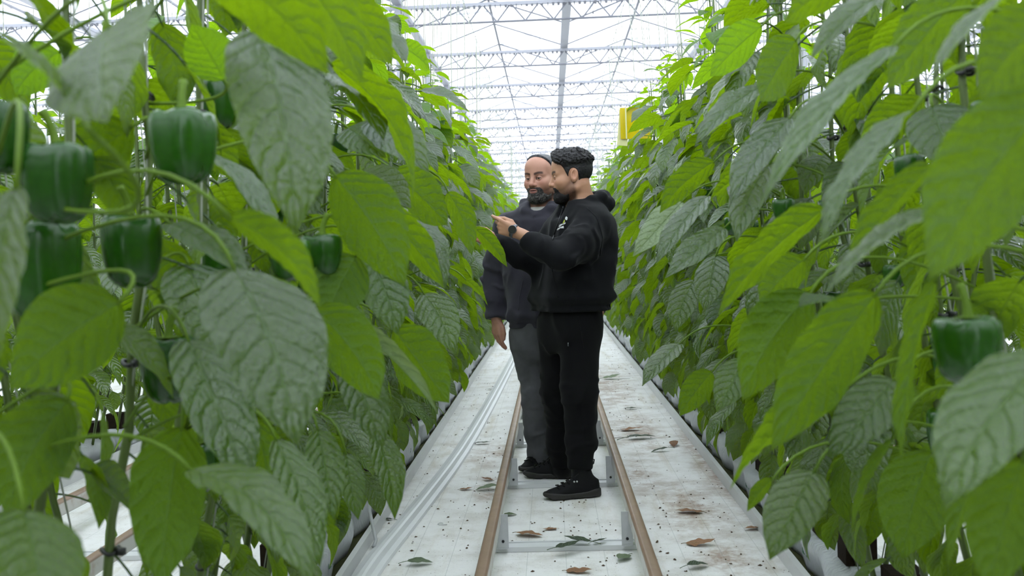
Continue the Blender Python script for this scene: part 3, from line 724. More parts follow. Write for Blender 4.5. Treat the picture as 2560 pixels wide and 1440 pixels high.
# ------------------------------------------------------------------ leaves that can be told apart near the lens
# base px, tip px, Y base, Y tip, width px, a (0 top side seen, 90 edge on, 180 underside seen), arch, fold, material
HL = [
 (655, 85, 742, 590, 1.18, 1.08, 285, 25, .7, .10, 'L'),
 (520, -90, 818, 188, 1.02, 1.10, 250, 140, .9, .15, 'L'),
 (700, -110, 905, 205, 1.22, 1.26, 190, 140, .8, .2, 'L'),
 (800, -60, 985, 165, 1.5, 1.55, 150, 135, .7, .2, 'L'),
 (270, 70, 268, 305, .92, .80, 370, 38, .4, .05, 'L'),
 (225, 330, -60, 50, .88, .80, 120, 70, .5, .3, 'L'),
 (585, 672, 738, 1115, 1.20, 1.10, 320, 25, .5, .08, 'L'),
 (40, 470, -15, 960, .86, .80, 190, 40, .5, .2, 'L'),
 (300, 755, 25, 975, 1.15, 1.05, 250, 160, .4, .1, 'L'),
 (170, 1000, 20, 1300, 1.25, 1.15, 230, 150, .5, .15, 'L'),
 (455, 1070, 400, 1470, 1.38, 1.28, 230, 150, .5, .1, 'L'),
 (60, 1275, 110, 1560, .95, .88, 280, 30, .4, .1, 'L'),
 (470, 850, 630, 1235, 1.45, 1.35, 210, 30, .6, .2, 'L'),
 (478, 1175, 780, 1475, 1.20, 1.10, 190, 45, .9, .25, 'L'),
 (575, 545, 800, 775, 1.08, 1.05, 150, 115, .9, .25, 'L'),
 (515, 380, 690, 605, 1.50, 1.42, 150, 60, .6, .2, 'L'),
 (425, 560, 625, 695, 1.45, 1.40, 160, 50, .6, .2, 'L'),
 (470, 660, 560, 930, 1.7, 1.6, 200, 25, .5, .2, 'L'),
 (838, 440, 1012, 715, 1.72, 1.68, 200, 150, .5, .1, 'L'),
 (905, 500, 1110, 720, 2.1, 2.05, 130, 140, .7, .2, 'L'),
 (828, 160, 1030, 500, 1.9, 1.85, 170, 112, 1.0, .3, 'L'),
 (825, 185, 960, 352, 2.0, 1.9, 140, 60, .6, .25, 'L'),
 (930, 300, 1075, 430, 2.2, 2.1, 130, 35, .8, .2, 'L'),
 (870, 320, 965, 395, 2.2, 2.1, 110, 25, .5, .15, 'L'),
 (895, 440, 1028, 520, 2.3, 2.2, 120, 40, .5, .2, 'L'),
 (985, 430, 1120, 560, 2.5, 2.4, 120, 150, .7, .15, 'L'),
 (1015, 520, 1115, 720, 2.6, 2.5, 100, 60, .7, .15, 'L'),
 (890, 640, 815, 805, 1.75, 1.70, 150, 165, .4, .1, 'L'),
 (925, 640, 992, 838, 2.05, 2.0, 125, 15, .4, .1, 'L'),
 (788, 775, 948, 1000, 1.55, 1.48, 170, 150, .7, .15, 'L'),
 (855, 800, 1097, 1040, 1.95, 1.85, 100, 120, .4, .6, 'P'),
 (985, 825, 1125, 1005, 2.15, 2.05, 150, 150, .4, .15, 'L'),
 (1060, 735, 1135, 885, 2.7, 2.6, 100, 20, .5, .15, 'L'),
 (1120, 480, 1178, 640, 3.0, 2.95, 80, 150, .5, .15, 'L'),
 (1185, 570, 1268, 668, 4.35, 4.3, 58, 140, .5, .2, 'L'),
 (1165, 700, 1220, 765, 3.9, 3.8, 50, 110, .5, .2, 'L'),
 (795, 1075, 838, 1300, 1.85, 1.75, 100, 30, .4, .2, 'L'),
 (865, 1135, 898, 1300, 2.1, 2.05, 80, 30, .3, .2, 'L'),
 (935, 1070, 985, 1300, 2.25, 2.2, 90, 35, .4, .2, 'L'),
 (690, 1100, 800, 1420, 1.6, 1.5, 130, 40, .5, .2, 'L'),
 (640, 1050, 700, 1330, 1.75, 1.7, 120, 150, .4, .2, 'L'),
 (880, 900, 960, 1120, 1.9, 1.85, 130, 25, .5, .2, 'L'),
 (930, 60, 1015, 160, 2.4, 2.3, 90, 60, .6, .2, 'L'),
 (1000, 115, 1075, 175, 2.9, 2.85, 80, 140, .6, .2, 'Y'),
 (150, 130, 40, 240, 1.7, 1.6, 120, 150, .5, .2, 'Y'),
 (330, 320, 90, 470, 1.5, 1.45, 160, 150, .5, .1, 'L'),
 (560, 200, 480, 60, 1.6, 1.55, 140, 150, .5, .1, 'Y'),
 # right row
 (2240, 115, 1900, 515, 1.28, 1.20, 130, 50, .5, .25, 'L'),
 (2285, 275, 2055, 610, 1.15, 1.08, 110, 60, .5, .3, 'L'),
 (2590, -40, 2325, 200, .95, .92, 130, 70, .6, .3, 'L'),
 (2640, 240, 2325, 700, .90, .86, 300, 150, .5, .1, 'L'),
 (2190, 735, 1925, 1125, 1.35, 1.28, 200, 150, .5, .1, 'L'),
 (2025, 735, 1860, 1005, 1.65, 1.55, 180, 155, .4, .1, 'L'),
 (2100, 985, 1825, 1225, 1.55, 1.45, 170, 105, .6, .25, 'L'),
 (2035, 1180, 1922, 1400, 1.60, 1.52, 150, 30, .4, .15, 'L'),
 (2640, 880, 2370, 1275, .95, .88, 260, 30, .5, .1, 'L'),
 (2340, 700, 2255, 1160, 1.22, 1.16, 110, 120, .4, .3, 'L'),
 (2235, 950, 2065, 1145, 1.55, 1.48, 140, 25, .4, .15, 'L'),
 (2430, -40, 2215, 220, 1.35, 1.30, 170, 145, .5, .15, 'L'),
 (2640, 30, 2450, 250, 1.0, .98, 190, 150, .5, .1, 'L'),
 (2330, 265, 2405, 440, 1.65, 1.55, 160, 25, .4, .1, 'L'),
 (2330, 415, 2110, 690, 1.25, 1.20, 120, 120, .4, .3, 'L'),
 (2380, 510, 2070, 730, 1.15, 1.08, 120, 65, .5, .25, 'L'),
 (2060, 525, 1795, 790, 1.72, 1.62, 140, 125, .6, .25, 'L'),
 (1785, 405, 1650, 535, 2.6, 2.55, 80, 140, .5, .2, 'L'),
 (1915, 212, 1740, 362, 2.4, 2.3, 90, 45, .5, .2, 'L'),
 (1975, 295, 1825, 515, 2.2, 2.1, 110, 45, .5, .2, 'L'),
 (1925, 410, 1845, 605, 2.2, 2.1, 100, 20, .5, .15, 'L'),
 (1860, 440, 1770, 510, 2.5, 2.45, 60, 120, .5, .3, 'L'),
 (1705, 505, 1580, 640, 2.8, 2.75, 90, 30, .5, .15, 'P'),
 (1770, 490, 1640, 660, 2.7, 2.6, 90, 45, .5, .2, 'L'),
 (1810, 570, 1660, 695, 2.6, 2.5, 90, 40, .5, .2, 'L'),
 (1905, 65, 1775, 190, 2.35, 2.3, 110, 140, .5, .15, 'Y'),
 (1870, 70, 1780, 105, 2.6, 2.5, 50, 60, .5, .2, 'Y'),
 (2240, -30, 2030, 150, 1.55, 1.5, 110, 50, .5, .2, 'L'),
 (2150, -60, 1960, 60, 1.5, 1.45, 130, 140, .5, .2, 'L'),
 (1990, 100, 1900, 250, 2.1, 2.0, 130, 145, .5, .15, 'L'),
 (2130, 760, 2000, 770, 1.6, 1.5, 110, 70, .5, .2, 'L'),
 (1735, 700, 1690, 830, 3.0, 2.95, 80, 20, .4, .15, 'L'),
 (1700, 860, 1605, 965, 3.2, 3.1, 80, 45, .5, .2, 'L'),
 (1780, 930, 1700, 1040, 2.8, 2.75, 80, 150, .4, .15, 'L'),
 (1860, 900, 1790, 1030, 2.4, 2.35, 90, 25, .4, .2, 'L'),
 (1930, 1200, 1868, 1280, 1.9, 1.85, 50, 140, .4, .2, 'L'),
 (2230, 1100, 2130, 1340, 1.5, 1.45, 90, 110, .5, .2, 'L'),
 (2330, 1130, 2260, 1400, 1.7, 1.65, 180, 160, .4, .1, 'L'),
 (2480, 1090, 2370, 1420, 1.25, 1.2, 120, 120, .4, .3, 'L'),
 (2560, 1150, 2470, 1480, 1.0, .98, 200, 155, .4, .1, 'L'),
 (1790, 640, 1760, 780, 2.9, 2.8, 90, 20, .4, .15, 'L'),
 (2010, 650, 1900, 770, 1.9, 1.85, 120, 150, .5, .15, 'L'),
]
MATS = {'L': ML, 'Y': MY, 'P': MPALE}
hr = random.Random(21)
def nearest_plant(B):
    s = 1 if B[0] < CX else -1
    return s, min(PLANTS[s], key=lambda q: abs(q[2][1] - B[1] - .12))
for i, (x0, y0, x1, y1, Ya, Yb, wpx, a, arch, fold, mk) in enumerate(HL):
    B, T = P(x0, y0, Ya), P(x1, y1, Yb)
    L = np.linalg.norm(T - B); X = (T - B)/L
    vc = CAMP - (B + T)/2; Zc = vc - X*np.dot(vc, X); Zc /= np.linalg.norm(Zc)
    Zp = np.cross(X, Zc); Zp = Zp if Zp[2] > 0 else -Zp
    a = math.radians(a); Z = math.cos(a)*Zc + math.sin(a)*Zp
    Y = np.cross(Z, X)
    s, (pl, stems, P0) = nearest_plant(B)
    me = leaf_mesh('leaf', 40, 16, wid=wpx*(Ya+Yb)/2/F/L, arch=arch, fold=fold, wave=hr.uniform(.012, .03), seed=300+i, puff=.018, chord=True)
    me.materials.append(MATS[mk])
    o = obj('leaf', me, None, pl); o.matrix_basis = mat4(X, Y, Z, B - P0, L)
    st_ = min(stems, key=lambda q: abs(q[1] - B[1])); zz = max(.3, B[2] - hr.uniform(.0, .06))
    S = np.array([stem_x(st_[0], s, zz), st_[1] + st_[2]*zz, zz])
    d = np.linalg.norm(S - B)
    C1 = B - X*d*.45 + np.array([0, 0, .02])
    m = MB(); m.tube([q - P0 for q in bez(S, C1, B + X*L*.02, 12)], [.0030]*11 + [.0022], 6); m.build('petiole', MPET, pl, True)
# peppers near the lens: px, py of the shoulder, Y, diameter px
hp = random.Random(3)
for (x, y, Yd, dpx, vi) in [(455, 285, 1.35, 165, 1), (140, 370, 1.15, 180, 1), (-10, 260, 1.12, 150, 2), (100, 560, 1.25, 190, 3), (325, 545, 1.42, 150, 2), (420, 850, 1.55, 150, 1),
                            (805, 592, 1.75, 110, 0), (722, 605, 1.60, 105, 0), (2420, 800, 1.25, 165, 0), (2460, 255, 1.6, 70, 2), (2275, 390, 1.75, 75, 2),
                            (700, 590, 1.9, 70, 1), (1935, 115, 2.3, 45, 0), (1830, 545, 2.7, 40, 1), (1960, 500, 2.4, 55, 0)]:
    pos = P(x, y, Yd); s, (pl, stems, P0) = nearest_plant(pos)
    o = add_pepper(pl, pos, dpx*Yd/F, hp, P0, hp.uniform(0, 6.28), True, vi)
    st_ = min(stems, key=lambda q: abs(q[1] - pos[1])); zz = pos[2] + .06
    S = np.array([stem_x(st_[0], s, zz), st_[1] + st_[2]*zz, zz])
# ------------------------------------------------------------------ people: signed-distance modelling -> one continuous mesh
def _h(ix, iy, iz, seed):
    n = (ix.astype(np.int64)*73856093) ^ (iy.astype(np.int64)*19349663) ^ (iz.astype(np.int64)*83492791) ^ (seed*2654435761)
    n = (n ^ (n >> 13))*1274126177 & 0x7fffffff
    return ((n ^ (n >> 15)) & 0xffff)/65535.0
def vnoise(p, seed=0):
    i = np.floor(p).astype(np.int64); f = p - i; f = f*f*(3 - 2*f)
    r = 0
    for a in (0, 1):
        for b in (0, 1):
            for c in (0, 1):
                w = (f[:, 0] if a else 1-f[:, 0])*(f[:, 1] if b else 1-f[:, 1])*(f[:, 2] if c else 1-f[:, 2])
                r = r + w*_h(i[:, 0]+a, i[:, 1]+b, i[:, 2]+c, seed)
    return r
def sstep(x, a, b):
    t = np.clip((x - a)/(np.asarray(b) - a), 0, 1); return t*t*(3 - 2*t)
def smin(a, b, k):
    if k <= 0: return np.minimum(a, b)
    h = np.clip(.5 + .5*(b - a)/k, 0, 1); return b + (a - b)*h - k*h*(1 - h)
def smax(a, b, k): return -smin(-a, -b, k)
def rcone(p, a, b, ra, rb):
    a = np.asarray(a, float); b = np.asarray(b, float); ba = b - a; pa = p - a
    t = np.clip(pa @ ba/np.dot(ba, ba), 0, 1)
    q = pa - t[:, None]*ba
    return np.sqrt((q*q).sum(1)) - (ra + (rb - ra)*t)
def ell(p, c, r, fr=None):
    q = p - np.asarray(c, float)
    if fr is not None: q = q @ np.asarray(fr).T
    r = np.asarray(r, float); k0 = np.sqrt(((q/r)**2).sum(1)); k1 = np.sqrt(((q/(r*r))**2).sum(1)) + 1e-9
    return k0*(k0 - 1)/k1
def within(p, c, r, fn):
    """evaluate fn only inside a ball that holds the shape with 4 cm to spare"""
    q = p - np.asarray(c, float); dd = np.sqrt((q*q).sum(1)); d = dd - r + .04; m = dd < r
    if m.any(): d[m] = fn(p[m])
    return d
def chain(p, pts, rads, k=0.0):
    d = None
    for i in range(len(pts)-1):
        e = rcone(p, pts[i], pts[i+1], rads[i], rads[i+1]); d = e if d is None else (smin(d, e, k) if k else np.minimum(d, e))
    return d
def loft(p, st, Fv, Lv, n=2.3):
    """st rows: z, cx, cy, half width along Lv, half depth along Fv"""
    st = np.array(sorted(st, key=lambda r: r[0])); z = p[:, 2]
    cx, cy, a, b = (np.interp(z, st[:, 0], st[:, i]) for i in (1, 2, 3, 4))
    dx, dy = p[:, 0] - cx, p[:, 1] - cy
    u = np.abs(dx*Lv[0] + dy*Lv[1])/a; v = np.abs(dx*Fv[0] + dy*Fv[1])/b
    r = (u**n + v**n)**(1/n)
    d = (r - 1)*np.minimum(a, b)*.92
    return smax(d, np.maximum(st[0, 0] - z, z - st[-1, 0]), .03)
def axis(lo, hi, coarse, fine=()):
    xs = [lo]
    while xs[-1] < hi:
        h = coarse
        for a, b, s in fine:
            if a - coarse <= xs[-1] <= b: h = min(h, s)
        xs.append(xs[-1] + h)
    return np.array(xs)
def surface(f, xs, ys, zs, B=5):
    nx, ny, nz = len(xs), len(ys), len(zs)
    D = np.full((nx, ny, nz), 1.0, np.float32)
    bi = [range(0, n, B) for n in (nx, ny, nz)]
    ci = [np.array([min(i + B//2, n-1) for i in b]) for b, n in zip(bi, (nx, ny, nz))]
    cc = np.stack(np.meshgrid(xs[ci[0]], ys[ci[1]], zs[ci[2]], indexing='ij'), -1)
    dc = f(cc.reshape(-1, 3)).reshape(cc.shape[:3])
    ext = [np.array([xs_[min(i + B, len(xs_)-1)] - xs_[i] for i in b]) for xs_, b in zip((xs, ys, zs), bi)]
    half = .5*np.sqrt(ext[0][:, None, None]**2 + ext[1][None, :, None]**2 + ext[2][None, None, :]**2)
    act = np.abs(dc) < half*1.9 + .006
    rep = dc.repeat(B, 0).repeat(B, 1).repeat(B, 2)[:nx, :ny, :nz]; D[:] = rep
    am = act.repeat(B, 0).repeat(B, 1).repeat(B, 2)[:nx, :ny, :nz]
    I = np.argwhere(am)
    for s in range(0, len(I), 400000):
        q = I[s:s+400000]; D[q[:, 0], q[:, 1], q[:, 2]] = f(np.stack([xs[q[:, 0]], ys[q[:, 1]], zs[q[:, 2]]], 1))
    S = D < 0
    c = np.zeros((nx-1, ny-1, nz-1), np.int8)
    for a in (0, 1):
        for b in (0, 1):
            for e in (0, 1): c += S[a:nx-1+a, b:ny-1+b, e:nz-1+e]
    C = np.argwhere((c > 0) & (c < 8)); idx = -np.ones(c.shape, np.int32); idx[C[:, 0], C[:, 1], C[:, 2]] = np.arange(len(C))
    acc = np.zeros((len(C), 3)); cnt = np.zeros(len(C))
    off = [(a, b, e) for a in (0, 1) for b in (0, 1) for e in (0, 1)]
    ax = (xs, ys, zs)
    for o in off:
        for k in range(3):
            if o[k]: continue
            o2 = list(o); o2[k] = 1
            i0 = [C[:, j] + o[j] for j in range(3)]; i1 = [C[:, j] + o2[j] for j in range(3)]
            d0 = D[tuple(i0)].astype(float); d1 = D[tuple(i1)].astype(float); m = (d0 < 0) != (d1 < 0)
            t = np.where(m, d0/np.where(m, d0 - d1, 1), 0)
            for j in range(3):
                v = ax[j][i0[j]] + t*(ax[j][i1[j]] - ax[j][i0[j]]); acc[:, j] += np.where(m, v, 0)
            cnt += m
    V = acc/np.maximum(cnt, 1)[:, None]
    quads = []
    for k in range(3):
        a, b = [(1, 2), (2, 0), (0, 1)][k]
        sl0 = [slice(1, -1)]*3; sl1 = [slice(1, -1)]*3
        sl0[k] = slice(0, -1); sl1[k] = slice(1, None)
        s0, s1 = S[tuple(sl0)], S[tuple(sl1)]
        E = np.argwhere(s0 != s1); flip = s0[E[:, 0], E[:, 1], E[:, 2]]
        off_ = [1, 1, 1]; off_[k] = 0; E = E + np.array(off_)
        def cell(da, db):
            q = E.copy(); q[:, a] += da; q[:, b] += db; return idx[q[:, 0], q[:, 1], q[:, 2]]
        Q = np.stack([cell(-1, -1), cell(0, -1), cell(0, 0), cell(-1, 0)], 1)
        Q[~flip] = Q[~flip][:, ::-1]; quads.append(Q)
    Q = np.concatenate(quads); Q = Q[(Q >= 0).all(1)]
    return V, Q
def fast_mesh(name, V, Q, smooth_it=1):
    if smooth_it:
        e = np.concatenate([Q[:, [0, 1]], Q[:, [1, 2]], Q[:, [2, 3]], Q[:, [3, 0]]])
        for _ in range(smooth_it):
            i0 = np.concatenate([e[:, 0], e[:, 1]]); i1 = np.concatenate([e[:, 1], e[:, 0]]); n = np.bincount(i0, minlength=len(V))
            a = np.stack([np.bincount(i0, V[i1, j], len(V)) for j in range(3)], 1)
            V = V*.5 + .5*a/np.maximum(n, 1)[:, None]
    me = bpy.data.meshes.new(name)
    me.vertices.add(len(V)); me.vertices.foreach_set('co', V.astype(np.float32).ravel())
    me.loops.add(len(Q)*4); me.loops.foreach_set('vertex_index', Q.astype(np.int32).ravel())
    me.polygons.add(len(Q)); me.polygons.foreach_set('loop_start', np.arange(0, len(Q)*4, 4, dtype=np.int32))
    try: me.polygons.foreach_set('loop_total', np.full(len(Q), 4, np.int32))
    except Exception: pass
    me.polygons.foreach_set('use_smooth', np.ones(len(Q), bool)); me.update(calc_edges=True); me.validate()
    return me, V

# ------------------------------------------------------------------ materials for people
def m_skin(name):
    t = NT(name); at = t.n('ShaderNodeAttribute'); at.attribute_name = 'tone'
    n = t.noise(90, 3); n2 = t.noise(18, 3)
    c = t.mix(t.math('MULTIPLY', n2, 0.35), at.outputs['Color'], t.mix(1.0, (.3, .1, .06, 1), lin(104, 56, 42)))
    p = t.princ(c, 0.48, 0.4, 0, t.bump(n, 0.25, 0.0015))
    p.inputs['Subsurface Weight'].default_value = 0.08; p.inputs['Subsurface Radius'].default_value = (.012, .004, .002); p.inputs['Subsurface Scale'].default_value = .5
    return t.done(p.outputs[0])
MSKIN = m_skin('skin')
def m_cloth(name, c1, c2, sc=350, rough=.85, sheen=.25, weave=.0012, big=6, bigamt=1.0):
    t = NT(name); n = t.noise(sc, 2); b = t.noise(big, 4)
    p = t.princ(t.mix(t.math('MULTIPLY', b, bigamt, clamp=True), c1, c2), rough, 0.12, 0, t.bump(n, 0.35, weave))
    p.inputs['Sheen Weight'].default_value = sheen; p.inputs['Sheen Roughness'].default_value = .5
    return t.done(p.outputs[0])
MHB = m_cloth('black_hoodie_fleece', lin(7, 7, 9), lin(15, 16, 19), sheen=.05)
MHA = m_cloth('charcoal_hoodie_fleece', lin(36, 35, 41), lin(58, 56, 65), sheen=.10)
MTB = m_cloth('black_jogger_cotton', lin(7, 7, 8), lin(13, 13, 15), sheen=.03)
MJA = m_cloth('faded_grey_denim', lin(54, 54, 57), lin(98, 98, 102), sc=500, big=9, sheen=.05)
MTEE = m_cloth('white_tshirt', lin(188, 184, 180), lin(204, 200, 196), sheen=.05)
MUP = m_cloth('black_shoe_knit', lin(10, 10, 11), lin(20, 20, 22), sc=260, rough=.6, sheen=.05)
MSOLE = plain('dark_grey_rubber_sole', lin(38, 36, 34), .6, .4, 0, .25, 40)
MLACE = plain('black_lace', lin(9, 9, 10), .7, .3)
def m_hair(name, a, b, sc=(260, 260, 30), rough=.42):
    t = NT(name); n = t.noise(120, 4, dist=.6); n2 = t.noise(16, 3)
    return t.done(t.princ(t.mix(t.ramp(n, .35, .7), a, t.mix(n2, a, b)), rough, .3, 0, t.bump(n, .8, .004)).outputs[0])
MHAIRB = m_hair('black_wavy_hair', lin(8, 8, 9), lin(44, 40, 40), rough=.55)
MHAIRA = m_hair('grey_swept_hair', lin(26, 26, 29), lin(74, 74, 80))
MBEARDB = m_hair('dark_brown_beard', lin(7, 5, 5), lin(22, 15, 12), rough=.8)
MBEARDA = m_hair('grizzled_beard', lin(18, 16, 15), lin(116, 112, 108), rough=.8)
def m_eye():
    t = NT('eye'); sx = t.n('ShaderNodeSeparateXYZ'); t.l(t.coord('Object'), sx.inputs[0])
    r = t.math('SQRT', t.math('ADD', t.math('MULTIPLY', sx.outputs[1], sx.outputs[1]), t.math('MULTIPLY', sx.outputs[2], sx.outputs[2])))
    c = t.mix(t.ramp(r, .0052, .0060), lin(22, 13, 9), lin(170, 160, 154)); c = t.mix(t.ramp(r, .0022, .0028), (0.001, 0.001, 0.001, 1), c)
    return t.done(t.princ(c, .08, .5).outputs[0])
MEYE = m_eye()
MSTEEL = plain('watch_steel', lin(96, 98, 104), .3, .5, .8, .1, 60)
MWATCH = plain('watch_black_glass', lin(2, 2, 3), .25, .4)
MZIP = plain('dark_zip_teeth', lin(22, 22, 25), .35, .5, .5)
MLOGO = plain('white_chest_print', lin(178, 180, 178), .7, .2); MLOGOY = plain('yellow_green_print', lin(150, 160, 60), .7, .2)

# ------------------------------------------------------------------ head
class Head:
    def __init__(s, c, fwd, pitch=0.0, roll=0.0, scale=1.0, full=0.0):
        f = np.array([fwd[0], fwd[1], 0.0]); f /= np.linalg.norm(f); u = np.array([0, 0, 1.0]); l = np.cross(u, f)
        f, u = f*math.cos(pitch) + u*math.sin(pitch), u*math.cos(pitch) - f*math.sin(pitch)
        l, u = l*math.cos(roll) + u*math.sin(roll), u*math.cos(roll) - l*math.sin(roll)
        s.R = np.array([f, l, u]); s.c = np.array(c, float); s.k = scale; s.full = full; s.lash = .0045
    def loc(s, p): return (p - s.c) @ s.R.T/s.k
    def wld(s, q): return s.c + (np.asarray(q, float)*s.k) @ s.R
    def skull(s, q):
        A = np.abs(q[:, 1]); m = q.copy(); m[:, 1] = A; g = s.full
        d = ell(q, (-.009, 0, .036), (.093, .0765, .082))
        d = smin(d, ell(q, (.024, 0, -.030), (.072, .061 + g, .086)), .03)
        d = smin(d, rcone(m, (-.008, .052 + g*.6, -.062), (.066, .016, -.100), .021, .019), .03)
        d = smin(d, ell(q, (.074, 0, -.100), (.021, .026, .018)), .02)
        d = smin(d, ell(m, (.052, .043 + g*.5, -.024), (.030, .024, .026)), .025)
        d = smin(d, rcone(m, (.083, 0, .024), (.068, .045, .020), .012, .011), .018)
        d = smin(d, ell(q, (.05, 0, .06), (.045, .062, .05)), .03)
        return d
    def field(s, p, lids=.55):
        q = s.loc(p); m = q.copy(); m[:, 1] = np.abs(q[:, 1])
        d = s.skull(q)
        # eye sockets
        d = smax(d, -ell(m, (.098, .031, .001), (.020, .019, .013)), .012)
        # nose
        d = smin(d, rcone(q, (.088, 0, .016), (.108, 0, -.026), .0085, .0115), .012)
        d = smin(d, ell(q, (.1095, 0, -.030), (.0115, .0135, .0105)), .006)
        d = smin(d, ell(m, (.098, .0135, -.0325), (.011, .0085, .0085)), .005)
        d = smax(d, -ell(m, (.104, .0075, -.0405), (.005, .0042, .004)), .003)
        # muzzle and lips
        d = smin(d, ell(q, (.076, 0, -.060), (.022, .033, .024)), .02)
        d = smin(d, ell(q, (.0945, 0, -.0565), (.0075, .0205, .0052)), .004)
        d = smin(d, ell(q, (.0925, 0, -.0675), (.0085, .0185, .0066)), .004)
        d = smax(d, -ell(q, (.100, 0, -.0615), (.007, .0215, .0014)), .002)
        # eyelids: a shell round the ball with an opening
        e = m - np.array([.0775, .0315, .001]); ball = np.sqrt((e*e).sum(1))
        lid = ball - .0138
        slit = ell(m, (.092, .0315, .0005 - .002*(1-lids)), (.013, .0108, .0062*lids))
        if lids > .25: lid = smax(lid, -slit, .0015)
        d = smin(d, lid, .004)
        # ears
        ef = np.array([[.97, .22, 0], [-.22, .97, 0], [0, 0, 1]])
        er = m - np.array([-.010, .0775, -.002])
        er = er @ ef.T
        t2 = er.copy(); t2[:, 0] += .10*er[:, 2]
        ear = ell(t2, (0, .001, 0), (.0200, .0105, .0330))
        ear = smax(ear, -ell(t2, (.003, .0115, .004), (.0130, .0095, .022)), .003)
        ear = smin(ear, ell(t2, (.004, -.001, -.027), (.009, .006, .009)), .006)
        ear = smin(ear, rcone(t2, (-.004, .003, .016), (-.006, .004, -.010), .0030, .0030), .002)
        d = smin(d, ear, .005)
        return d*s.k
    def neck(s, p, base, r=.060):
        top = s.wld((-.022, 0, -.045)); return rcone(p, top, base, r*.98, r*1.06)
    def tones(s, P_, col, lip, brow, blush):
        q = s.loc(P_); A = np.abs(q[:, 1]); out = np.tile(np.array(col), (len(P_), 1))
        near = (np.abs(q) < .16).all(1)
        lm = np.exp(-((q[:, 1]/.021)**2)**2)*sstep(-np.abs(q[:, 2] + .062), -.0135, -.0085)*(q[:, 0] > .078)
        ang = q[:, 2] - (.0225 + .006*np.sin(np.clip((A - .012)/.045, 0, 1)*2.6))
        bm = sstep(-np.abs(ang), -.0072, -.0042)*sstep(A, .008, .014)*sstep(-A, -.058, -.050)*(q[:, 0] > .04)
        bl = np.exp(-(((A - .042)/.02)**2 + ((q[:, 2] + .02)/.02)**2))*.35 + np.exp(-((q[:, 1]/.016)**2 + ((q[:, 2] + .03)/.014)**2))*.3*(q[:, 0] > .09)
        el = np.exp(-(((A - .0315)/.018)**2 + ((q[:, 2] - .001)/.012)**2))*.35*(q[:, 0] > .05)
        er = np.exp(-((q[:, 0] + .01)/.025)**2 - ((q[:, 2])/.035)**2)*(A > .07)*.35
        ls = sstep(-np.abs(q[:, 2] - s.lash + .0025*((A - .0315)/.012)**2), -.0034, -.0012)*sstep(-np.abs(A - .0330), -.0125, -.0095)*(q[:, 0] > .06)
        jw = np.interp(q[:, 0], [-.02, .0, .02, .04, .06, .075, .09, .1], [-.045, -.015, -.026, -.042, -.050, -.048, -.043, -.041])
        sb = sstep(jw - q[:, 2], -.006, .014)*sstep(q[:, 0], -.02, .0)*sstep(q[:, 2], -.150, -.118)*(.52 + .36*sstep(-q[:, 2], .050, .085))*(.92 + .16*vnoise(q*220, 17))*(1 - lm)
        mo = np.exp(-((q[:, 1]/.021)**2)**2)*sstep(-np.abs(q[:, 2] + .0615), -.0026, -.0010)*(q[:, 0] > .078)
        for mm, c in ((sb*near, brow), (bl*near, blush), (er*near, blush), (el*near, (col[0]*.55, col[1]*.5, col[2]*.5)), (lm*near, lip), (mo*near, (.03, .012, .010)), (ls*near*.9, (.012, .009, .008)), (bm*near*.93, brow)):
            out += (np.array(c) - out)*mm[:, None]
        return out
def hand_field(p, W_, D_, N_, S_, curls, thumb, k=1.0, spread=.0):
    """W wrist, D finger direction, N back of the hand, S towards the index side; curls: 3 bend angles for four fingers"""
    D_, N_, S_ = (np.asarray(v, float)/np.linalg.norm(v) for v in (D_, N_, S_))
    at = lambda d_, s_, n_: W_ + (D_*d_ + S_*s_ + N_*n_)*k
    d = rcone(p, at(-.03, 0, 0), at(.012, 0, 0), .026*k, .025*k)
    kn = [(.090, .030), (.094, .0105), (.089, -.009), (.080, -.027)]
    for (a, b) in kn: d = smin(d, rcone(p, at(.014, b*.55, 0), at(a, b, .002), .0155*k, .0105*k), .012*k)
    d = smin(d, ell((p - at(.045, 0, -.006)) @ np.array([D_, S_, N_]).T, (0, 0, 0), (.042*k, .034*k, .014*k)), .012*k)
    ln = [(.044, .026, .021), (.048, .029, .022), (.044, .027, .021), (.034, .021, .019)]
    for i in range(4):
        q = at(kn[i][0], kn[i][1], .002); th = 0; rs = [.0100, .0090, .0082, .0068]
        for j in range(3):
            th += curls[i][j]; sp = spread*(1.5 - i)*.12
            nx_ = q + (D_*math.cos(th) - N_*math.sin(th) + S_*sp)*ln[i][j]*k
            e = rcone(p, q, nx_, rs[j]*k*(.92 if i == 3 else 1), rs[j+1]*k*(.92 if i == 3 else 1))
            d = smin(d, e, .005*k if j == 0 else .002*k); q = nx_
    tp = [at(*t) for t in thumb]
    d = smin(d, chain(p, tp, [.0165*k, .0125*k, .0105*k, .0082*k], .003), .010*k)
    return d
def cloth_noise(p, f, seed, amp):
    q = p*np.asarray(f); w = vnoise(q*.6 + 7, seed+3)[:, None]
    n = vnoise(q + w*1.6, seed); r = 1 - np.abs(2*n - 1)
    return -amp*(r**1.5) + amp*.4
def limb_wrinkle(p, a, b, seed, amp, freq=55, slant=.0):
    a = np.asarray(a, float); b = np.asarray(b, float); ax = b - a; L = np.linalg.norm(ax); ax /= L
    t = (p - a) @ ax; off = p - a - t[:, None]*ax
    ph = t*freq + (off @ np.array([.6, .5, .6]))*freq*slant + 7.0*vnoise(p*8, seed) + 2.0*vnoise(p*21, seed+1)
    return -amp*np.maximum(0, np.sin(ph))**2*sstep(vnoise(p*11, seed+5), .25, .7)*sstep(t/L, -.3, .1)*sstep(-t/L, -1.25, -.9)
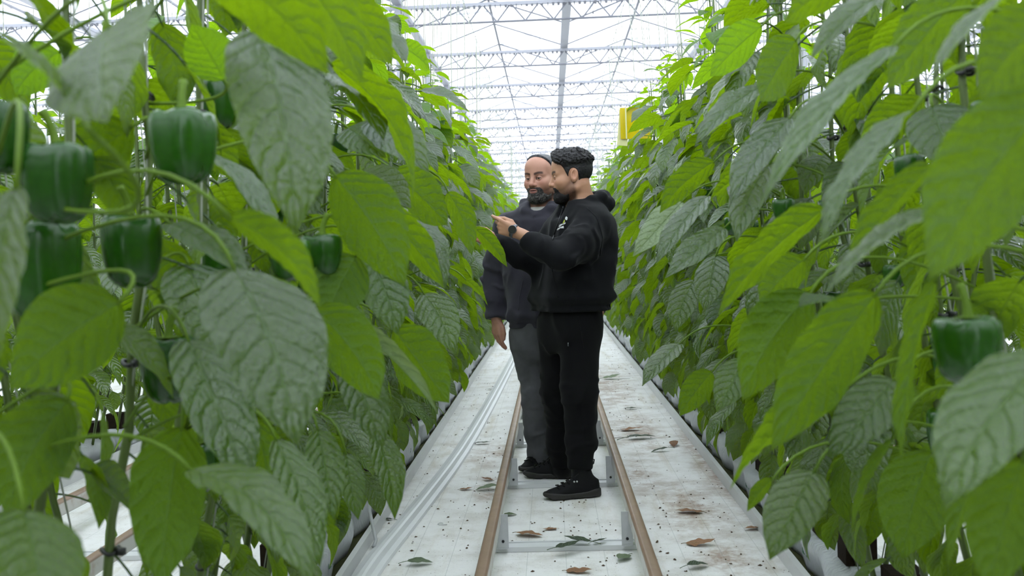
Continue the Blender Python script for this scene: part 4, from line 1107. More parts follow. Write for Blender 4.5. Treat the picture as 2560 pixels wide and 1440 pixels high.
# ------------------------------------------------------------------ shoes
def make_shoe(par, heel, toe, ank, wid, hgt=.085, tall=.16, eyelets=False):
    """heel and toe on the floor, ank = where the ankle enters"""
    heel = np.array(heel, float); toe = np.array(toe, float); heel[2] = toe[2] = 0
    d = toe - heel; L = np.linalg.norm(d); d /= L; r = np.array([d[1], -d[0], 0]); U = np.array([0, 0, 1.0])
    def loc(p):
        q = p - heel; return np.stack([q @ d, q @ r, q[:, 2]], 1)
    def hw(t): return np.interp(t, [0, .05, .2, .45, .7, .88, .97, 1.0], [.018, .031, .036, .036, .046, .042, .026, .008])*wid
    def sole(p):
        q = loc(p); t = q[:, 0]/L
        top = .034 + .012*sstep(-t, -.25, 0.0) + .004*np.sin(t*9)
        bot = .003 + .016*sstep(t, .78, 1.0)
        out = np.abs(q[:, 1]) - hw(np.clip(t, 0, 1))*1.05
        e = np.maximum(np.maximum(-q[:, 0] - .004, q[:, 0] - L), out)
        g = .0025*(np.sin(q[:, 0]*95) > .55)*(q[:, 2] < .016)
        return smax(smax(e, q[:, 2] - top, .006), bot - q[:, 2], .006) + g
    al = loc(np.array([ank]))[0]
    def upper(p):
        q = loc(p); t = np.clip(q[:, 0]/L, 0, 1)
        a = hw(t)*.97; h = np.interp(t, [0, .15, .35, .55, .75, .9, 1], [.085, .10, .105, .085, .060, .048, .03])*hgt/.085
        k = np.sqrt((q[:, 1]/a)**2 + (np.maximum(q[:, 2] - .02, 0)/(h - .02))**2)
        e = (k - 1)*np.minimum(a, h*.5)*.9
        e = np.maximum(e, np.maximum(-q[:, 0] + .002, q[:, 0] - L + .004)); e = smax(e, .026 - q[:, 2], .004)
        sh = rcone(q, (al[0] - .008, al[1], .05), (al[0] + .004, al[1], tall), .044, .049); sh = smax(sh, q[:, 2] - tall, .004)
        e = smin(e, sh, .035)
        return e + .0012*vnoise(q*45, 5)
    c = (heel + toe)/2; lo = np.minimum(heel, toe) - .09; hi = np.maximum(heel, toe) + .09
    pa = None; root = None
    for nm, f, m in (('shoe', upper, MUP), ('sole', sole, MSOLE)):
        V, Q = surface(f, axis(lo[0], hi[0], .0045), axis(lo[1], hi[1], .0045), axis(-.02, tall + .03, .0045))
        me, _ = fast_mesh(nm, V, Q, 1); o = obj(nm, me, m, par if nm == 'shoe' else root)
        if nm == 'shoe': root = o
    w = MB()
    for i in range(5):
        t = .36 + .09*i; hh = np.interp(t, [0, .15, .35, .55, .75, .9, 1], [.085, .10, .105, .085, .060, .048, .03])*hgt/.085; a = hw(np.array([t]))[0]
        pts = []
        for k in range(7):
            an = math.radians(50 + 80*k/6); pts.append(heel + d*(t*L + (.012 if k % 2 else 0)) + r*a*1.02*math.cos(an) + U*(.02 + (hh - .02)*math.sin(an) + .003))
        w.tube(pts, .003, 5)
    ct = heel + d*(.36*L) + U*(.112*hgt/.085)
    for sg in (1, -1):
        w.tube(bez(ct, ct + r*sg*.05 + U*.018 + d*.01, ct + r*sg*.03 + d*.035 - U*.012, 8), .0027, 5)
    w.build('laces', MLACE, root, True)
    loop = MB(); b0 = heel + d*(al[0] - .045) + U*(tall - .03)
    loop.tube([b0, b0 - d*.016 + U*.012, b0 - d*.02 + U*.03, b0 - d*.004 + U*.036], .0035, 6); loop.build('heel_loop', MLACE, root, True)
    if eyelets:  # pair of small white eyelets on one side of the upper
        g = MB(); gp = heel + d*(.42*L) - r*hw(np.array([.42]))[0]*.8 + U*.088
        for o_ in (0, .014):
            g.tube([gp + d*o_, gp + d*o_ - r*.004], .0045, 8)
        g.build('lace_eyelet', MLOGO, root, True)
    return root
def cast(me_obj, px, py, off=.0015):
    """point on the front of a garment behind a photo pixel, lifted off slightly"""
    o = Vector(CAMP); v = Vector(P(px, py, 5.0) - CAMP).normalized()
    ok, loc, nor, _ = me_obj.ray_cast(o, v)
    return (np.array(loc + nor*off) if ok else None)
def decal(par, target, pix, mat, name, sub=3):
    pix = np.array(pix, float); c = pix.mean(0); V = []; n = len(pix)
    rings = [[c + (p - c)*(k/sub) for p in pix] for k in range(1, sub+1)]
    pts = [c] + [p for rg in rings for p in rg]; W3 = [cast(target, *p) for p in pts]
    if any(w is None for w in W3): return
    Fc = [(0, 1+i, 1+(i+1) % n) for i in range(n)]
    for k in range(sub-1):
        for i in range(n):
            a, b = 1 + k*n + i, 1 + k*n + (i+1) % n; Fc.append((a, a+n, b+n, b))
    obj(name, mesh(name, W3, Fc), mat, par)
def strip(par, target, pix, rad, mat, name, n=14):
    pix = np.array(pix, float); t = np.linspace(0, len(pix)-1, n); q = np.stack([np.interp(t, range(len(pix)), pix[:, i]) for i in (0, 1)], 1)
    W3 = [w for w in (cast(target, *p, off=.001) for p in q) if w is not None]
    if len(W3) > 2: MB().tube(W3, rad, 6).build(name, mat, par, True)
def stations(rows, Y):
    out = []
    for py, px, a, b in rows:
        w = P(px, py, Y); out.append((w[2], w[0], w[1], a, b))
    return out
def torso_at(st, z):
    st = np.array(sorted(st)); return np.array([np.interp(z, st[:, 0], st[:, 1]), np.interp(z, st[:, 0], st[:, 2]), z])
def box_of(pts, pad):
    pts = np.array(pts); return pts.min(0) - pad, pts.max(0) + pad

root_body = {}
def make_person(spec):
    sp = spec; Fv = np.array([sp['F'][0], sp['F'][1], 0.0]); Fv /= np.linalg.norm(Fv); Lv = np.array([-Fv[1], Fv[0], 0.0])
    hd = Head(sp['head'], sp['HF'], sp['pitch'], sp.get('hroll', 0), sp['hk'], sp['full'])
    root = empty('person', (sp['head'][0], sp['YC'], 0)); tag(root, sp['label'], 'person', 'two men in the aisle')
    st = sp['torso']; zt = max(r[0] for r in st)
    nb = torso_at(st, zt - .02) + Fv*(-.01)
    J = sp['J']
    rr = lambda *q: q
    # ---------------- body: one continuous skin
    body_st = [(z, x, y, max(.05, a - .05), max(.05, b - .04)) for z, x, y, a, b in st]
    pel = sp['pelvis']
    def body(p):
        d = loft(p, body_st, Fv, Lv)
        d = smin(d, rcone(p, nb, torso_at(st, zt - .12), .062, .09), .05)
        for s_ in ('l', 'r'):
            d = smin(d, chain(p, [J['sh'+s_], J['el'+s_], J['wr'+s_]], [.050, .042, .028]), .04)
            d = smin(d, chain(p, [J['hip'+s_], J['kn'+s_], J['an'+s_]], [.078, .052, .028]), .04)
            d = smin(d, rcone(p, J['an'+s_], J['an'+s_] + np.array([0, 0, -.03]), .028, .030), .02)
            hc = J['wr'+s_] + np.asarray(sp['hand'+s_][0])*.08
            d = smin(d, within(p, hc, .20, lambda q, s_=s_: hand_field(q, J['wr'+s_], *sp['hand'+s_])), .008)
        d = smin(d, ell(p, pel, (.12, .10, .10)), .05)
        d = smin(d, hd.neck(p, nb, sp['neckr']), .02)
        hfd = within(p, hd.c, .21, lambda q: hd.field(q, sp['lids']))
        return smin(d, hfd, .016)
    allp = list(J.values()) + [hd.c + [0, 0, .16]] + [r[1:3] + (r[0],) for r in st]
    hp_ = [J['wrl'] + np.asarray(sp['handl'][0])*.1, J['wrr'] + np.asarray(sp['handr'][0])*.1]
    lo, hi = box_of(list(J.values()) + hp_ + [hd.c], .14); lo[2] = 0.01; hi[2] = hd.c[2] + .17
    hx = lambda i, r0, s0: (hd.c[i] - r0, hd.c[i] + r0, s0)
    fx = []
    for i in range(3):
        f_ = [(hd.c[i] - (.14 if i == 2 else .125), hd.c[i] + .125, .0024)]
        for s_, h in (('l', hp_[0]), ('r', hp_[1])):
            a, b = sorted((J['wr'+s_][i], h[i])); f_.append((a - .05, b + .05, .0036))
        fx.append(f_)
    V, Q = surface(body, *[axis(lo[i], hi[i], .012, fx[i]) for i in range(3)])
    me, V = fast_mesh('body', V, Q, 1)
    tone = hd.tones(V, sp['skin'], sp['lip'], sp['brow'], sp['blush'])
    at = me.color_attributes.new('tone', 'FLOAT_COLOR', 'POINT'); at.data.foreach_set('color', np.concatenate([tone, np.ones((len(V), 1))], 1).astype(np.float32).ravel())
    bo = obj('body', me, MSKIN, root)
    # ---------------- eyes
    er = MB(); n1, n2 = 10, 14
    for i in range(n1+1):
        for k in range(n2):
            th, ph = math.pi*i/n1, 2*math.pi*k/n2; er.V.append((.0124*math.cos(th), .0124*math.sin(th)*math.cos(ph), .0124*math.sin(th)*math.sin(ph)))
    for i in range(n1):
        for k in range(n2): er.F.append((i*n2+k, (i+1)*n2+k, (i+1)*n2+(k+1) % n2, i*n2+(k+1) % n2))
    eme = mesh('eye', er.V, er.F); eme.materials.append(MEYE)
    for sgn in (1, -1):
        o = obj('eye', eme, None, root); c = hd.wld((.0775, sgn*.0315, .001)); g = sp['gaze']
        fx_ = hd.R[0]*math.cos(g[0]) + hd.R[1]*math.sin(g[0]); fx_ = fx_*math.cos(g[1]) + hd.R[2]*math.sin(g[1]); X, Y, Z = frame(fx_, hd.R[2])
        o.matrix_basis = Matrix.Translation(Vector((-root.location[0], -root.location[1], 0))) @ mat4(X, Y, Z, c, hd.k)
    # ---------------- hair and beard: the head surface offset by their depth
    def hair(p):
        q = hd.loc(p); return (hd.skull(q) - sp['hairf'](q))*hd.k
    hs = .0026
    hl, hh = hd.c - .165, hd.c + .175
    V, Q = surface(hair, *[axis(hl[i], hh[i], hs) for i in range(3)])
    me, _ = fast_mesh('hair', V, Q, 1); obj('hair', me, sp['hairm'], root)
    def beard(p):
        q = hd.loc(p); return (smin(hd.skull(q), ell(q, (.076, 0, -.060), (.022, .033, .024)), .02) - sp['beardf'](q))*hd.k
    V, Q = surface(beard, *[axis(hl[i], (hh[i] if i < 2 else hd.c[2] + .01), hs) for i in range(3)])
    me, _ = fast_mesh('beard', V, Q, 1); obj('beard', me, sp['beardm'], root)
    # ---------------- hoodie
    zh = min(r[0] for r in st)
    def hoodie(p):
        d = loft(p, st, Fv, Lv, 2.5)
        d = smin(d, rcone(p, nb + [0, 0, -.02], torso_at(st, zt - .13), .075, .13), .06)
        for s_ in ('l', 'r'):
            pts, rad = sp['sleeve'+s_]; rad = np.array(rad)
            e = chain(p, pts, rad, .02)
            e = e + limb_wrinkle(p, pts[-2], pts[-1], 3, .014, 70, .45) + limb_wrinkle(p, pts[0], pts[-2], 8, .016, 52, .9)
            c = pts[-1]; dv = pts[-1] - pts[-2]; dv = dv/np.linalg.norm(dv)
            e = smax(e, (p - c) @ dv, .004)
            d = smin(d, e, .045)
        z = p[:, 2]
        d = d + (cloth_noise(p, sp['cn'], sp['seed'], .018) + cloth_noise(p, (14, 14, 9), sp['seed'] + 20, .010))*sstep(zt - z, .04, .15)
        d = d - .010*np.exp(-((z - zh - .07)/.03)**2) + .010*np.exp(-((z - zh - .03)/.018)**2)
        for c, r_, fr in sp['hood_e']: d = smin(d, ell(p, c, r_, fr) + cloth_noise(p, (16, 16, 10), 33, .012), .03)
        for pts, rad in sp['hood_c']:
            d = smin(d, chain(p, pts, rad, .02) + cloth_noise(p, (14, 14, 14), 35, .008), .010)
        # neck opening
        hole = rcone(p, nb + [0, 0, -.05], hd.wld((-.02, 0, -.04)) + [0, 0, .06], sp['neckr']*1.22, sp['neckr']*1.5)
        d = smax(d, -hole, .012)
        if 'vneck' in sp:
            a, b, r_ = sp['vneck']; d = smax(d, -rcone(p, a, b, r_, r_*1.4), .012)
        return smax(d, zh - z, .004)
    pts_all = sp['sleevel'][0] + sp['sleever'][0] + [np.array([r[1], r[2], r[0]]) for r in st]
    lo, hi = box_of(pts_all, .26); lo[2] = min(zh, min(q[2] for q in pts_all) - .06) - .02; hi[2] = zt + .16
    V, Q = surface(hoodie, *[axis(lo[i], hi[i], .0065) for i in range(3)])
    me, _ = fast_mesh('hoodie', V, Q, 1); ho = obj('hoodie', me, sp['hoodm'], root)
    # ---------------- trousers
    pst = sp['pelvis_st']
    def trousers(p):
        d = loft(p, pst, Fv, Lv, 2.3)
        for s_ in ('l', 'r'):
            pts, rad = sp['leg'+s_]
            e = chain(p, pts, rad, .03)
            e = e + limb_wrinkle(p, pts[1], pts[-1], 4 + (s_ == 'l'), sp['lw'], 34, .5)
            kn = pts[1]; e = e + limb_wrinkle(p, kn + [0, 0, .1], kn - [0, 0, .1], 14, .006, 75, .4)
            dv = pts[-1] - pts[-2]; dv = dv/np.linalg.norm(dv); e = smax(e, (p - pts[-1]) @ dv, .006)
            d = smin(d, e, .025)
        return d + cloth_noise(p, (8, 8, 5), sp['seed'] + 9, .016)
    pts_all = sp['legl'][0] + sp['legr'][0] + [np.array([r[1], r[2], r[0]]) for r in pst]
    lo, hi = box_of(pts_all, .2); lo[2] = min(sp['legl'][0][-1][2], sp['legr'][0][-1][2]) - .02; hi[2] = max(r[0] for r in pst) + .05
    V, Q = surface(trousers, *[axis(lo[i], hi[i], .0075) for i in range(3)])
    me, _ = fast_mesh('trousers', V, Q, 1); to = obj('trousers', me, sp['trm'], root)
    off = Vector((-root.location[0], -root.location[1], 0))
    for c in root.children:
        if c.name.split('.')[0] != 'eye': c.location = off
    root_body[root.name] = body
    return root, hd, ho, to, bo
def adopt(root, before):
    """things built in world space after the person: shift into the person's frame"""
    off = Vector((-root.location[0], -root.location[1], 0))
    for c in root.children:
        if c not in before: c.location = off

# ------------------------------------------------------------------ the man in front: profile to the left, black zip hoodie
YB_ = 4.95
FB = np.array([-.88, -.47, 0]); LB = np.array([.47, -.88, 0])
def hair_B(q):
    f, l, u = q[:, 0], np.abs(q[:, 1]), q[:, 2]
    fl = np.interp(u, [-.09, -.06, -.045, -.02, .0, .035, .055, .07, .09, .12], [-.055, -.045, -.01, .016, .026, .040, .050, .078, .092, .10])
    m = sstep(fl - f, -.003, .008)*sstep(u, -.095, -.082)
    ear = ((f + .006)/.024)**2 + ((u + .006)/.040)**2; m = m*np.where(l > .045, sstep(ear, .85, 1.15), 1)
    m = m*np.where((u < -.035) & (f > -.035), 0, 1)
    top = sstep(u, .040, .082); front = sstep(f, .03, .085)*sstep(u, .05, .07)
    n = vnoise(q*np.array([105, 105, 105]) + vnoise(q*40, 2)[:, None]*3.0, 4); n2 = vnoise(q*240, 9)
    th = .0035 + .0200*top + .006*front + (.013*top + .0015)*(n - .5) + .006*top*(n2 - .5)
    return th*m - .006*(1 - m)
def beard_B(q):
    f, l, u = q[:, 0], np.abs(q[:, 1]), q[:, 2]
    ub = np.interp(f, [-.02, .0, .02, .04, .06, .075, .09, .1], [-.075, -.060, -.066, -.076, -.078, -.058, -.043, -.041])
    ub = ub + np.where(f < .074, .016*(vnoise(q*70, 11) - .5) + .010*(vnoise(q*160, 12) - .5), 0)
    m = sstep(ub - u, -.002, np.where(f > .074, .007, .020))*sstep(f, -.005, .045)*sstep(u, -.14, -.122)
    lips = (q[:, 1]/.021)**2 + ((u + .0625)/.0105)**2; m = m*np.where(f > .075, sstep(lips, .8, 1.3), 1)
    n = vnoise(q*190, 5)
    th = .0022 + .0075*sstep(-u, .07, .10)*sstep(f, .02, .07) + .0025*(n - .5)
    return th*m - .005*(1 - m)
stB = stations([(497, 1449, .085, .075), (508, 1449, .13, .09), (522, 1450, .172, .104), (545, 1450, .212, .118), (600, 1449, .232, .138), (650, 1441, .238, .152), (700, 1431, .243, .163), (745, 1427, .243, .166), (776, 1425, .234, .160)], YB_)
JB = dict(shl=P(1487, 560, 4.78), ell=P(1404, 636, 4.64), wrl=P(1292, 581, 4.70), shr=P(1412, 562, 5.12), elr=P(1352, 652, 5.02), wrr=P(1240, 610, 4.93),
          hipl=P(1449, 810, 4.88), knl=P(1449, 990, 4.82), anl=P(1452, 1176, 4.80), hipr=P(1402, 810, 5.02), knr=P(1395, 990, 5.08), anr=P(1402, 1160, 5.17))
zB = lambda py: float(P(1440, py, YB_)[2])
cB = lambda py, f, l: torso_at(stB, zB(py)) + FB*f + LB*l
frB = np.array([FB, LB, [0, 0, 1.0]])
SB = dict(F=FB, HF=(-.998, .04), pitch=math.radians(-5), hk=1.04, full=.002, head=P(1431, 441, 4.93), YC=YB_,
    label='man in a black zip hoodie seen side on, reaching into the leaves, watch on wrist', torso=stB, pelvis=P(1426, 800, YB_), J=JB, neckr=.063, lids=.18, gaze=(0, -.5),
    skin=(.42, .225, .135), lip=(.27, .10, .08), brow=(.012, .008, .006), blush=(.42, .16, .10), seed=2, cn=(6, 6, 3.2),
    handl=((-.93, .05, .36), (-.18, -.97, -.1), (.30, -.2, .92), [(.45, .45, .25), (1.0, 1.0, .5), (1.2, 1.2, .6), (1.3, 1.2, .6)], [(.02, .018, -.008), (.045, .040, -.020), (.085, .042, -.026), (.118, .034, -.024)], .98, .2),
    handr=((-.86, -.05, .50), (.1, .98, .15), (.50, -.1, .85), [(.5, .4, .2), (.6, .5, .3), (.7, .6, .3), (.8, .6, .3)], [(.02, .018, -.008), (.04, .040, -.020), (.08, .048, -.024), (.11, .040, -.022)], .98, .0),
    hairf=hair_B, hairm=MHAIRB, beardf=beard_B, beardm=MBEARDB, hoodm=MHB, trm=MTB,
    sleevel=([P(1480, 566, 4.80), P(1450, 610, 4.70), P(1404, 640, 4.64), P(1360, 622, 4.66), P(1314, 598, 4.69)], [.086, .082, .074, .062, .044]),
    sleever=([P(1412, 565, 5.12), P(1352, 654, 5.02), P(1300, 640, 4.97), P(1236, 607, 4.93)], [.082, .068, .056, .042]),
    hood_e=[(cB(512, -.125, -.01), (.060, .115, .052), frB)],
    hood_c=[([cB(538, .085, .0), cB(524, .055, .062), cB(508, -.01, .092), cB(497, -.075, .08), cB(496, -.12, .02), cB(497, -.075, -.07), cB(508, -.01, -.085), cB(524, .055, -.06), cB(538, .085, 0)],
             [.018, .022, .027, .034, .040, .034, .027, .022, .018])],
    vneck=(cB(532, .115, 0), cB(470, .10, 0), .028),
    pelvis_st=stations([(745, 1427, .18, .13), (790, 1427, .192, .142), (840, 1425, .188, .140), (880, 1424, .15, .11)], YB_),
    legl=([P(1450, 815, 4.88), P(1447, 985, 4.82), P(1450, 1100, 4.81), P(1451, 1168, 4.80)], [.112, .083, .070, .056]),
    legr=([P(1402, 815, 5.02), P(1398, 985, 5.08), P(1400, 1090, 5.13), P(1404, 1160, 5.17)], [.118, .085, .066, .054]), lw=.008)
manB, hdB, hoB, toB, boB = make_person(SB)
b4 = set(manB.children)
make_shoe(manB, G(1500, 1240), G(1358, 1250), JB['anl'], 1.0, .088, .185, True)
make_shoe(manB, G(1432, 1196), G(1308, 1193), JB['anr'], 1.0, .088, .20)
adopt(manB, b4); b4 = set(manB.children)
# casting onto garments needs their world place
bpy.context.view_layer.update()
class Cast:
    def __init__(s, o): s.o = o; s.inv = o.matrix_world.inverted()
    def ray_cast(s, a, v):
        ok, loc, nor, i = s.o.ray_cast(s.inv @ a, s.inv.to_3x3() @ v); return ok, s.o.matrix_world @ loc if ok else loc, nor, i
tB = Cast(hoB)
z12 = lambda pts: [(1360 + x/12, 500 + y/12) for x, y in pts]
decal(manB, tB, z12([(635, 545), (670, 490), (715, 530), (705, 590), (675, 610), (640, 585)]), MLOGO, 'chest_print')
decal(manB, tB, z12([(560, 705), (585, 640), (615, 585), (632, 620), (622, 670), (590, 712)]), MLOGOY, 'chest_print')
decal(manB, tB, z12([(590, 712), (630, 655), (655, 690), (640, 722), (560, 742), (480, 810), (448, 808), (470, 748), (520, 718)]), MLOGO, 'chest_print')
decal(manB, tB, z12([(390, 905), (420, 855), (490, 815), (590, 770), (602, 850), (530, 836), (470, 858), (430, 912)]), MLOGO, 'chest_print')
strip(manB, tB, [(1407, 520), (1400, 545), (1390, 575), (1381, 600)], .0035, MZIP, 'zip')
strip(manB, tB, [(1380, 668), (1383, 690), (1391, 720), (1396, 745)], .0022, MHB, 'pocket_seam')
strip(manB, tB, [(1468, 520), (1492, 545), (1506, 590), (1500, 640)], .002, MHB, 'shoulder_seam')
zp = cast(tB, 1408, 516, .004)
if zp is not None: MB().tube([zp, zp + np.array([0, 0, -.014])], [.004, .0025], 6).build('zip_pull', MSTEEL, manB, True)
tT = Cast(toB)
strip(manB, tT, [(1445, 790), (1452, 830), (1458, 870)], .0022, MTB, 'pocket_seam')
dp = cast(tT, 1421, 856, .004)
if dp is not None: MB().tube([dp, dp + np.array([0, 0, -.018])], .0032, 6).build('drawstring_tip', MSTEEL, manB, True)
adopt(manB, b4); b4 = set(manB.children)
# watch
wd = JB['wrl'] - JB['ell']; wd = wd/np.linalg.norm(wd); wc = JB['wrl'] + wd*.016
vN = np.array([-.05, -1, .12]); vN = vN - wd*np.dot(vN, wd); vN /= np.linalg.norm(vN); vS = np.cross(wd, vN)
wt = empty('watch'); wt.parent = manB
band = MB(); n = 28
for k in range(n+1):
    a = 2*math.pi*k/n; c_ = math.cos(a)*vN + math.sin(a)*vS
    for w_, r_ in ((-.009, .0315), (.009, .0315), (.009, .0340), (-.009, .0340)): band.V.append(wc + wd*w_ + c_*r_)
for k in range(n):
    for j in range(4): band.F.append((k*4+j, k*4+(j+1) % 4, (k+1)*4+(j+1) % 4, (k+1)*4+j))
band.UV = [(0, 0)]*len(band.V); band.build('band', MSTEEL, wt, True)
fcn = vN; cc = wc + fcn*.031
MB().tube([cc, cc + fcn*.009, cc + fcn*.010], [.021, .021, .019], 28).build('case', MSTEEL, wt, False)
MB().tube([cc + fcn*.0095, cc + fcn*.0115], [.0195, .0185], 28).build('face', MWATCH, wt, False)
wt.location = (-manB.location[0], -manB.location[1], 0)

# ------------------------------------------------------------------ the man behind: facing the lens, charcoal hoodie, grey jeans
YA_ = 5.40
FA = np.array([-.30, -.954, 0]); LA = np.array([.954, -.30, 0])
def hair_A(q):
    f, l, u = q[:, 0], np.abs(q[:, 1]), q[:, 2]
    fl = np.interp(u, [-.09, -.06, -.045, -.02, .0, .04, .07, .095, .11, .13], [-.06, -.05, -.02, -.002, .006, .018, .030, .050, .062, .07])
    m = sstep(fl - f, -.006, .012)*sstep(u, -.10, -.085)
    ear = ((f + .006)/.024)**2 + ((u + .006)/.040)**2; m = m*np.where(l > .045, sstep(ear, .85, 1.15), 1)
    m = m*np.where((u < -.035) & (f > -.035), 0, 1)
    n = vnoise(q*np.array([25, 150, 60]), 4)
    return (.0055 + .003*(n - .5) + .004*sstep(u, .06, .1))*m - .006*(1 - m)
def beard_A(q):
    f, l, u = q[:, 0], np.abs(q[:, 1]), q[:, 2]
    ub = np.interp(f, [-.02, .0, .02, .04, .06, .075, .088, .095, .11], [-.075, -.060, -.066, -.074, -.074, -.056, -.042, -.041, -.041])
    ub = ub + np.where(f < .074, .016*(vnoise(q*70, 11) - .5) + .010*(vnoise(q*160, 12) - .5), 0)
    m = sstep(ub - u, -.002, np.where(f > .074, .007, .018))*sstep(f, -.005, .040)*sstep(u, -.145, -.125)
    lips = (q[:, 1]/.023)**2 + ((u + .0625)/.0115)**2; m = m*np.where(f > .07, sstep(lips, .8, 1.3), 1)
    n = vnoise(q*190, 5)
    th = .0028 + .0045*sstep(-u, .07, .10)*sstep(f, .01, .06) + .003*(n - .5)
    return th*m - .005*(1 - m)
stA = stations([(500, 1357, .085, .08), (512, 1357, .13, .095), (528, 1357, .172, .110), (552, 1357, .214, .126), (610, 1359, .222, .145), (680, 1361, .215, .152), (760, 1361, .212, .156), (817, 1361, .206, .150)], YA_)
JA = dict(shr=P(1270, 562, 5.46), elr=P(1237, 695, 5.52), wrr=P(1240, 796, 5.44), shl=P(1442, 562, 5.33), ell=P(1474, 690, 5.40), wrl=P(1497, 778, 5.30),
          hipr=P(1326, 840, 5.44), knr=P(1340, 990, 5.42), anr=P(1348, 1140, 5.46), hipl=P(1396, 840, 5.36), knl=P(1402, 990, 5.40), anl=P(1412, 1135, 5.50))
zA = lambda py: float(P(1360, py, YA_)[2])
cA = lambda py, f, l: torso_at(stA, zA(py)) + FA*f + LA*l
frA = np.array([FA, LA, [0, 0, 1.0]])
down = (.03, -.10, -1)
SA = dict(F=FA, HF=(-.50, -.866), pitch=math.radians(-3), hk=1.08, full=.006, head=P(1355, 447, 5.36), YC=YA_,
    label='bearded man in a charcoal pullover hoodie and grey jeans, facing the lens, arms hanging', torso=stA, pelvis=P(1361, 820, YA_), J=JA, neckr=.068, lids=.46, gaze=(.1, -.1),
    skin=(.43, .225, .155), lip=(.30, .125, .11), brow=(.011, .008, .007), blush=(.40, .145, .10), seed=6, cn=(6, 6, 3.5),
    handr=(down, (-.75, -.66, .05), (.66, -.75, -.05), [(.25, .35, .2), (.3, .4, .25), (.35, .45, .25), (.4, .45, .25)], [(.02, .018, -.008), (.05, .040, -.014), (.085, .045, -.018), (.115, .040, -.018)], 1.0, .3),
    handl=((-.02, -.1, -1), (.95, -.30, .05), (-.3, -.95, -.05), [(.25, .35, .2), (.3, .4, .25), (.35, .45, .25), (.4, .45, .25)], [(.02, .018, -.008), (.05, .040, -.014), (.085, .045, -.018), (.115, .040, -.018)], 1.0, .3),
    hairf=hair_A, hairm=MHAIRA, beardf=beard_A, beardm=MBEARDA, hoodm=MHA, trm=MJA,
    sleever=([P(1272, 566, 5.46), P(1248, 640, 5.50), P(1237, 695, 5.52), P(1238, 745, 5.48), P(1240, 792, 5.445)], [.080, .066, .058, .050, .043]),
    sleevel=([P(1440, 566, 5.33), P(1474, 690, 5.40), P(1495, 772, 5.305)], [.080, .060, .043]),
    hood_e=[(cA(522, -.15, 0), (.05, .115, .05), frA)],
    hood_c=[([cA(539, .112, .0), cA(527, .085, .075), cA(508, .0, .108), cA(502, -.075, .09), cA(502, -.12, 0), cA(502, -.075, -.09), cA(508, .0, -.108), cA(527, .085, -.075), cA(539, .112, 0)],
             [.020, .024, .026, .032, .036, .032, .026, .024, .020])],
    vneck=(cA(515, .075, 0), cA(476, .10, 0), .048),
    pelvis_st=stations([(780, 1361, .175, .13), (820, 1361, .188, .14), (870, 1361, .18, .135), (900, 1361, .14, .10)], YA_),
    legr=([P(1324, 845, 5.44), P(1341, 990, 5.42), P(1345, 1090, 5.45), P(1348, 1150, 5.47)], [.104, .078, .068, .064]),
    legl=([P(1396, 845, 5.36), P(1402, 990, 5.40), P(1410, 1090, 5.46), P(1413, 1150, 5.50)], [.104, .076, .066, .060]), lw=.010)
manA, hdA, hoA, toA, boA = make_person(SA)
b4 = set(manA.children)
make_shoe(manA, G(1366, 1160), G(1306, 1186), JA['anr'], 1.02, .085, .12)
make_shoe(manA, G(1416, 1158), G(1400, 1188), JA['anl'], 1.02, .085, .12)
# white T-shirt collar inside the hood
zc0, zc1 = zA(502), zA(518); nc = torso_at(stA, zA(505))
def tshirt(p):
    fr = np.clip(((p - nc) @ FA)/.062, -1, 1); col = zc0 + (zc1 - zc0)*np.maximum(0, fr)**1.3 + .02*np.maximum(0, -fr)
    d = smax(root_body[manA.name](p) - .007, p[:, 2] - col, .006)
    return smax(d, zA(575) - p[:, 2], .004)
V, Q = surface(tshirt, *[axis(nc[i_] - (.22 if i_ < 2 else .19), nc[i_] + (.22 if i_ < 2 else .05), .0048) for i_ in range(3)])
me, _ = fast_mesh('t_shirt', V, Q, 1); obj('t_shirt', me, MTEE, manA)
adopt(manA, b4); b4 = set(manA.children)
bpy.context.view_layer.update()
tA = Cast(hoA)
strip(manA, tA, [(1262, 535), (1275, 570), (1283, 620)], .002, MHA, 'shoulder_seam')
strip(manA, tA, [(1308, 700), (1298, 745), (1296, 775)], .0022, MHA, 'pocket_seam')
adopt(manA, b4)
# ------------------------------------------------------------------ sticky trap
MYEL = NT('yellow_sticky_card')
_sx = MYEL.n('ShaderNodeSeparateXYZ'); MYEL.l(MYEL.coord('Object'), _sx.inputs[0])
_n = MYEL.noise(40, 3); _sp = MYEL.noise(160, 1)
_c = MYEL.mix(_n, lin(222, 200, 12), lin(232, 212, 20)); _c = MYEL.mix(MYEL.ramp(_sp, .70, .74), _c, lin(60, 48, 10))
_p = MYEL.princ(_c, .25, .5); _tr = MYEL.n('ShaderNodeBsdfTranslucent'); _tr.inputs[0].default_value = (.66, .58, .02, 1)
_mx = MYEL.n('ShaderNodeMixShader'); _mx.inputs[0].default_value = .5; MYEL.l(_p.outputs[0], _mx.inputs[1]); MYEL.l(_tr.outputs[0], _mx.inputs[2]); MYEL = MYEL.done(_mx.outputs[0])
MPEEL = plain('pale_release_strip', lin(206, 204, 150), .35, .4)
YT = 6.4
tc = P(1588, 308, YT)
trp = tag(empty('sticky_trap', tc, .15), 'yellow sticky insect trap hanging above the right plant row', 'insect trap')
MB().box((0, 0, 0), (.20, .002, .205)).build('card', MYEL, trp)
for x in (-.062, .03): MB().box((x, -.0018, 0), (.009, .0012, .203)).build('release_strip', MPEEL, trp)
w = MB().box((-.075, .012, -.035), (.07, .002, .235)).build('backing_sheet', MPEEL, trp); w.rotation_euler = (0, .10, 0)
MB().tube([(0, 0, .10), (0, 0, 3.3 - tc[2])], .0015, 5).build('string', MSTR, trp)
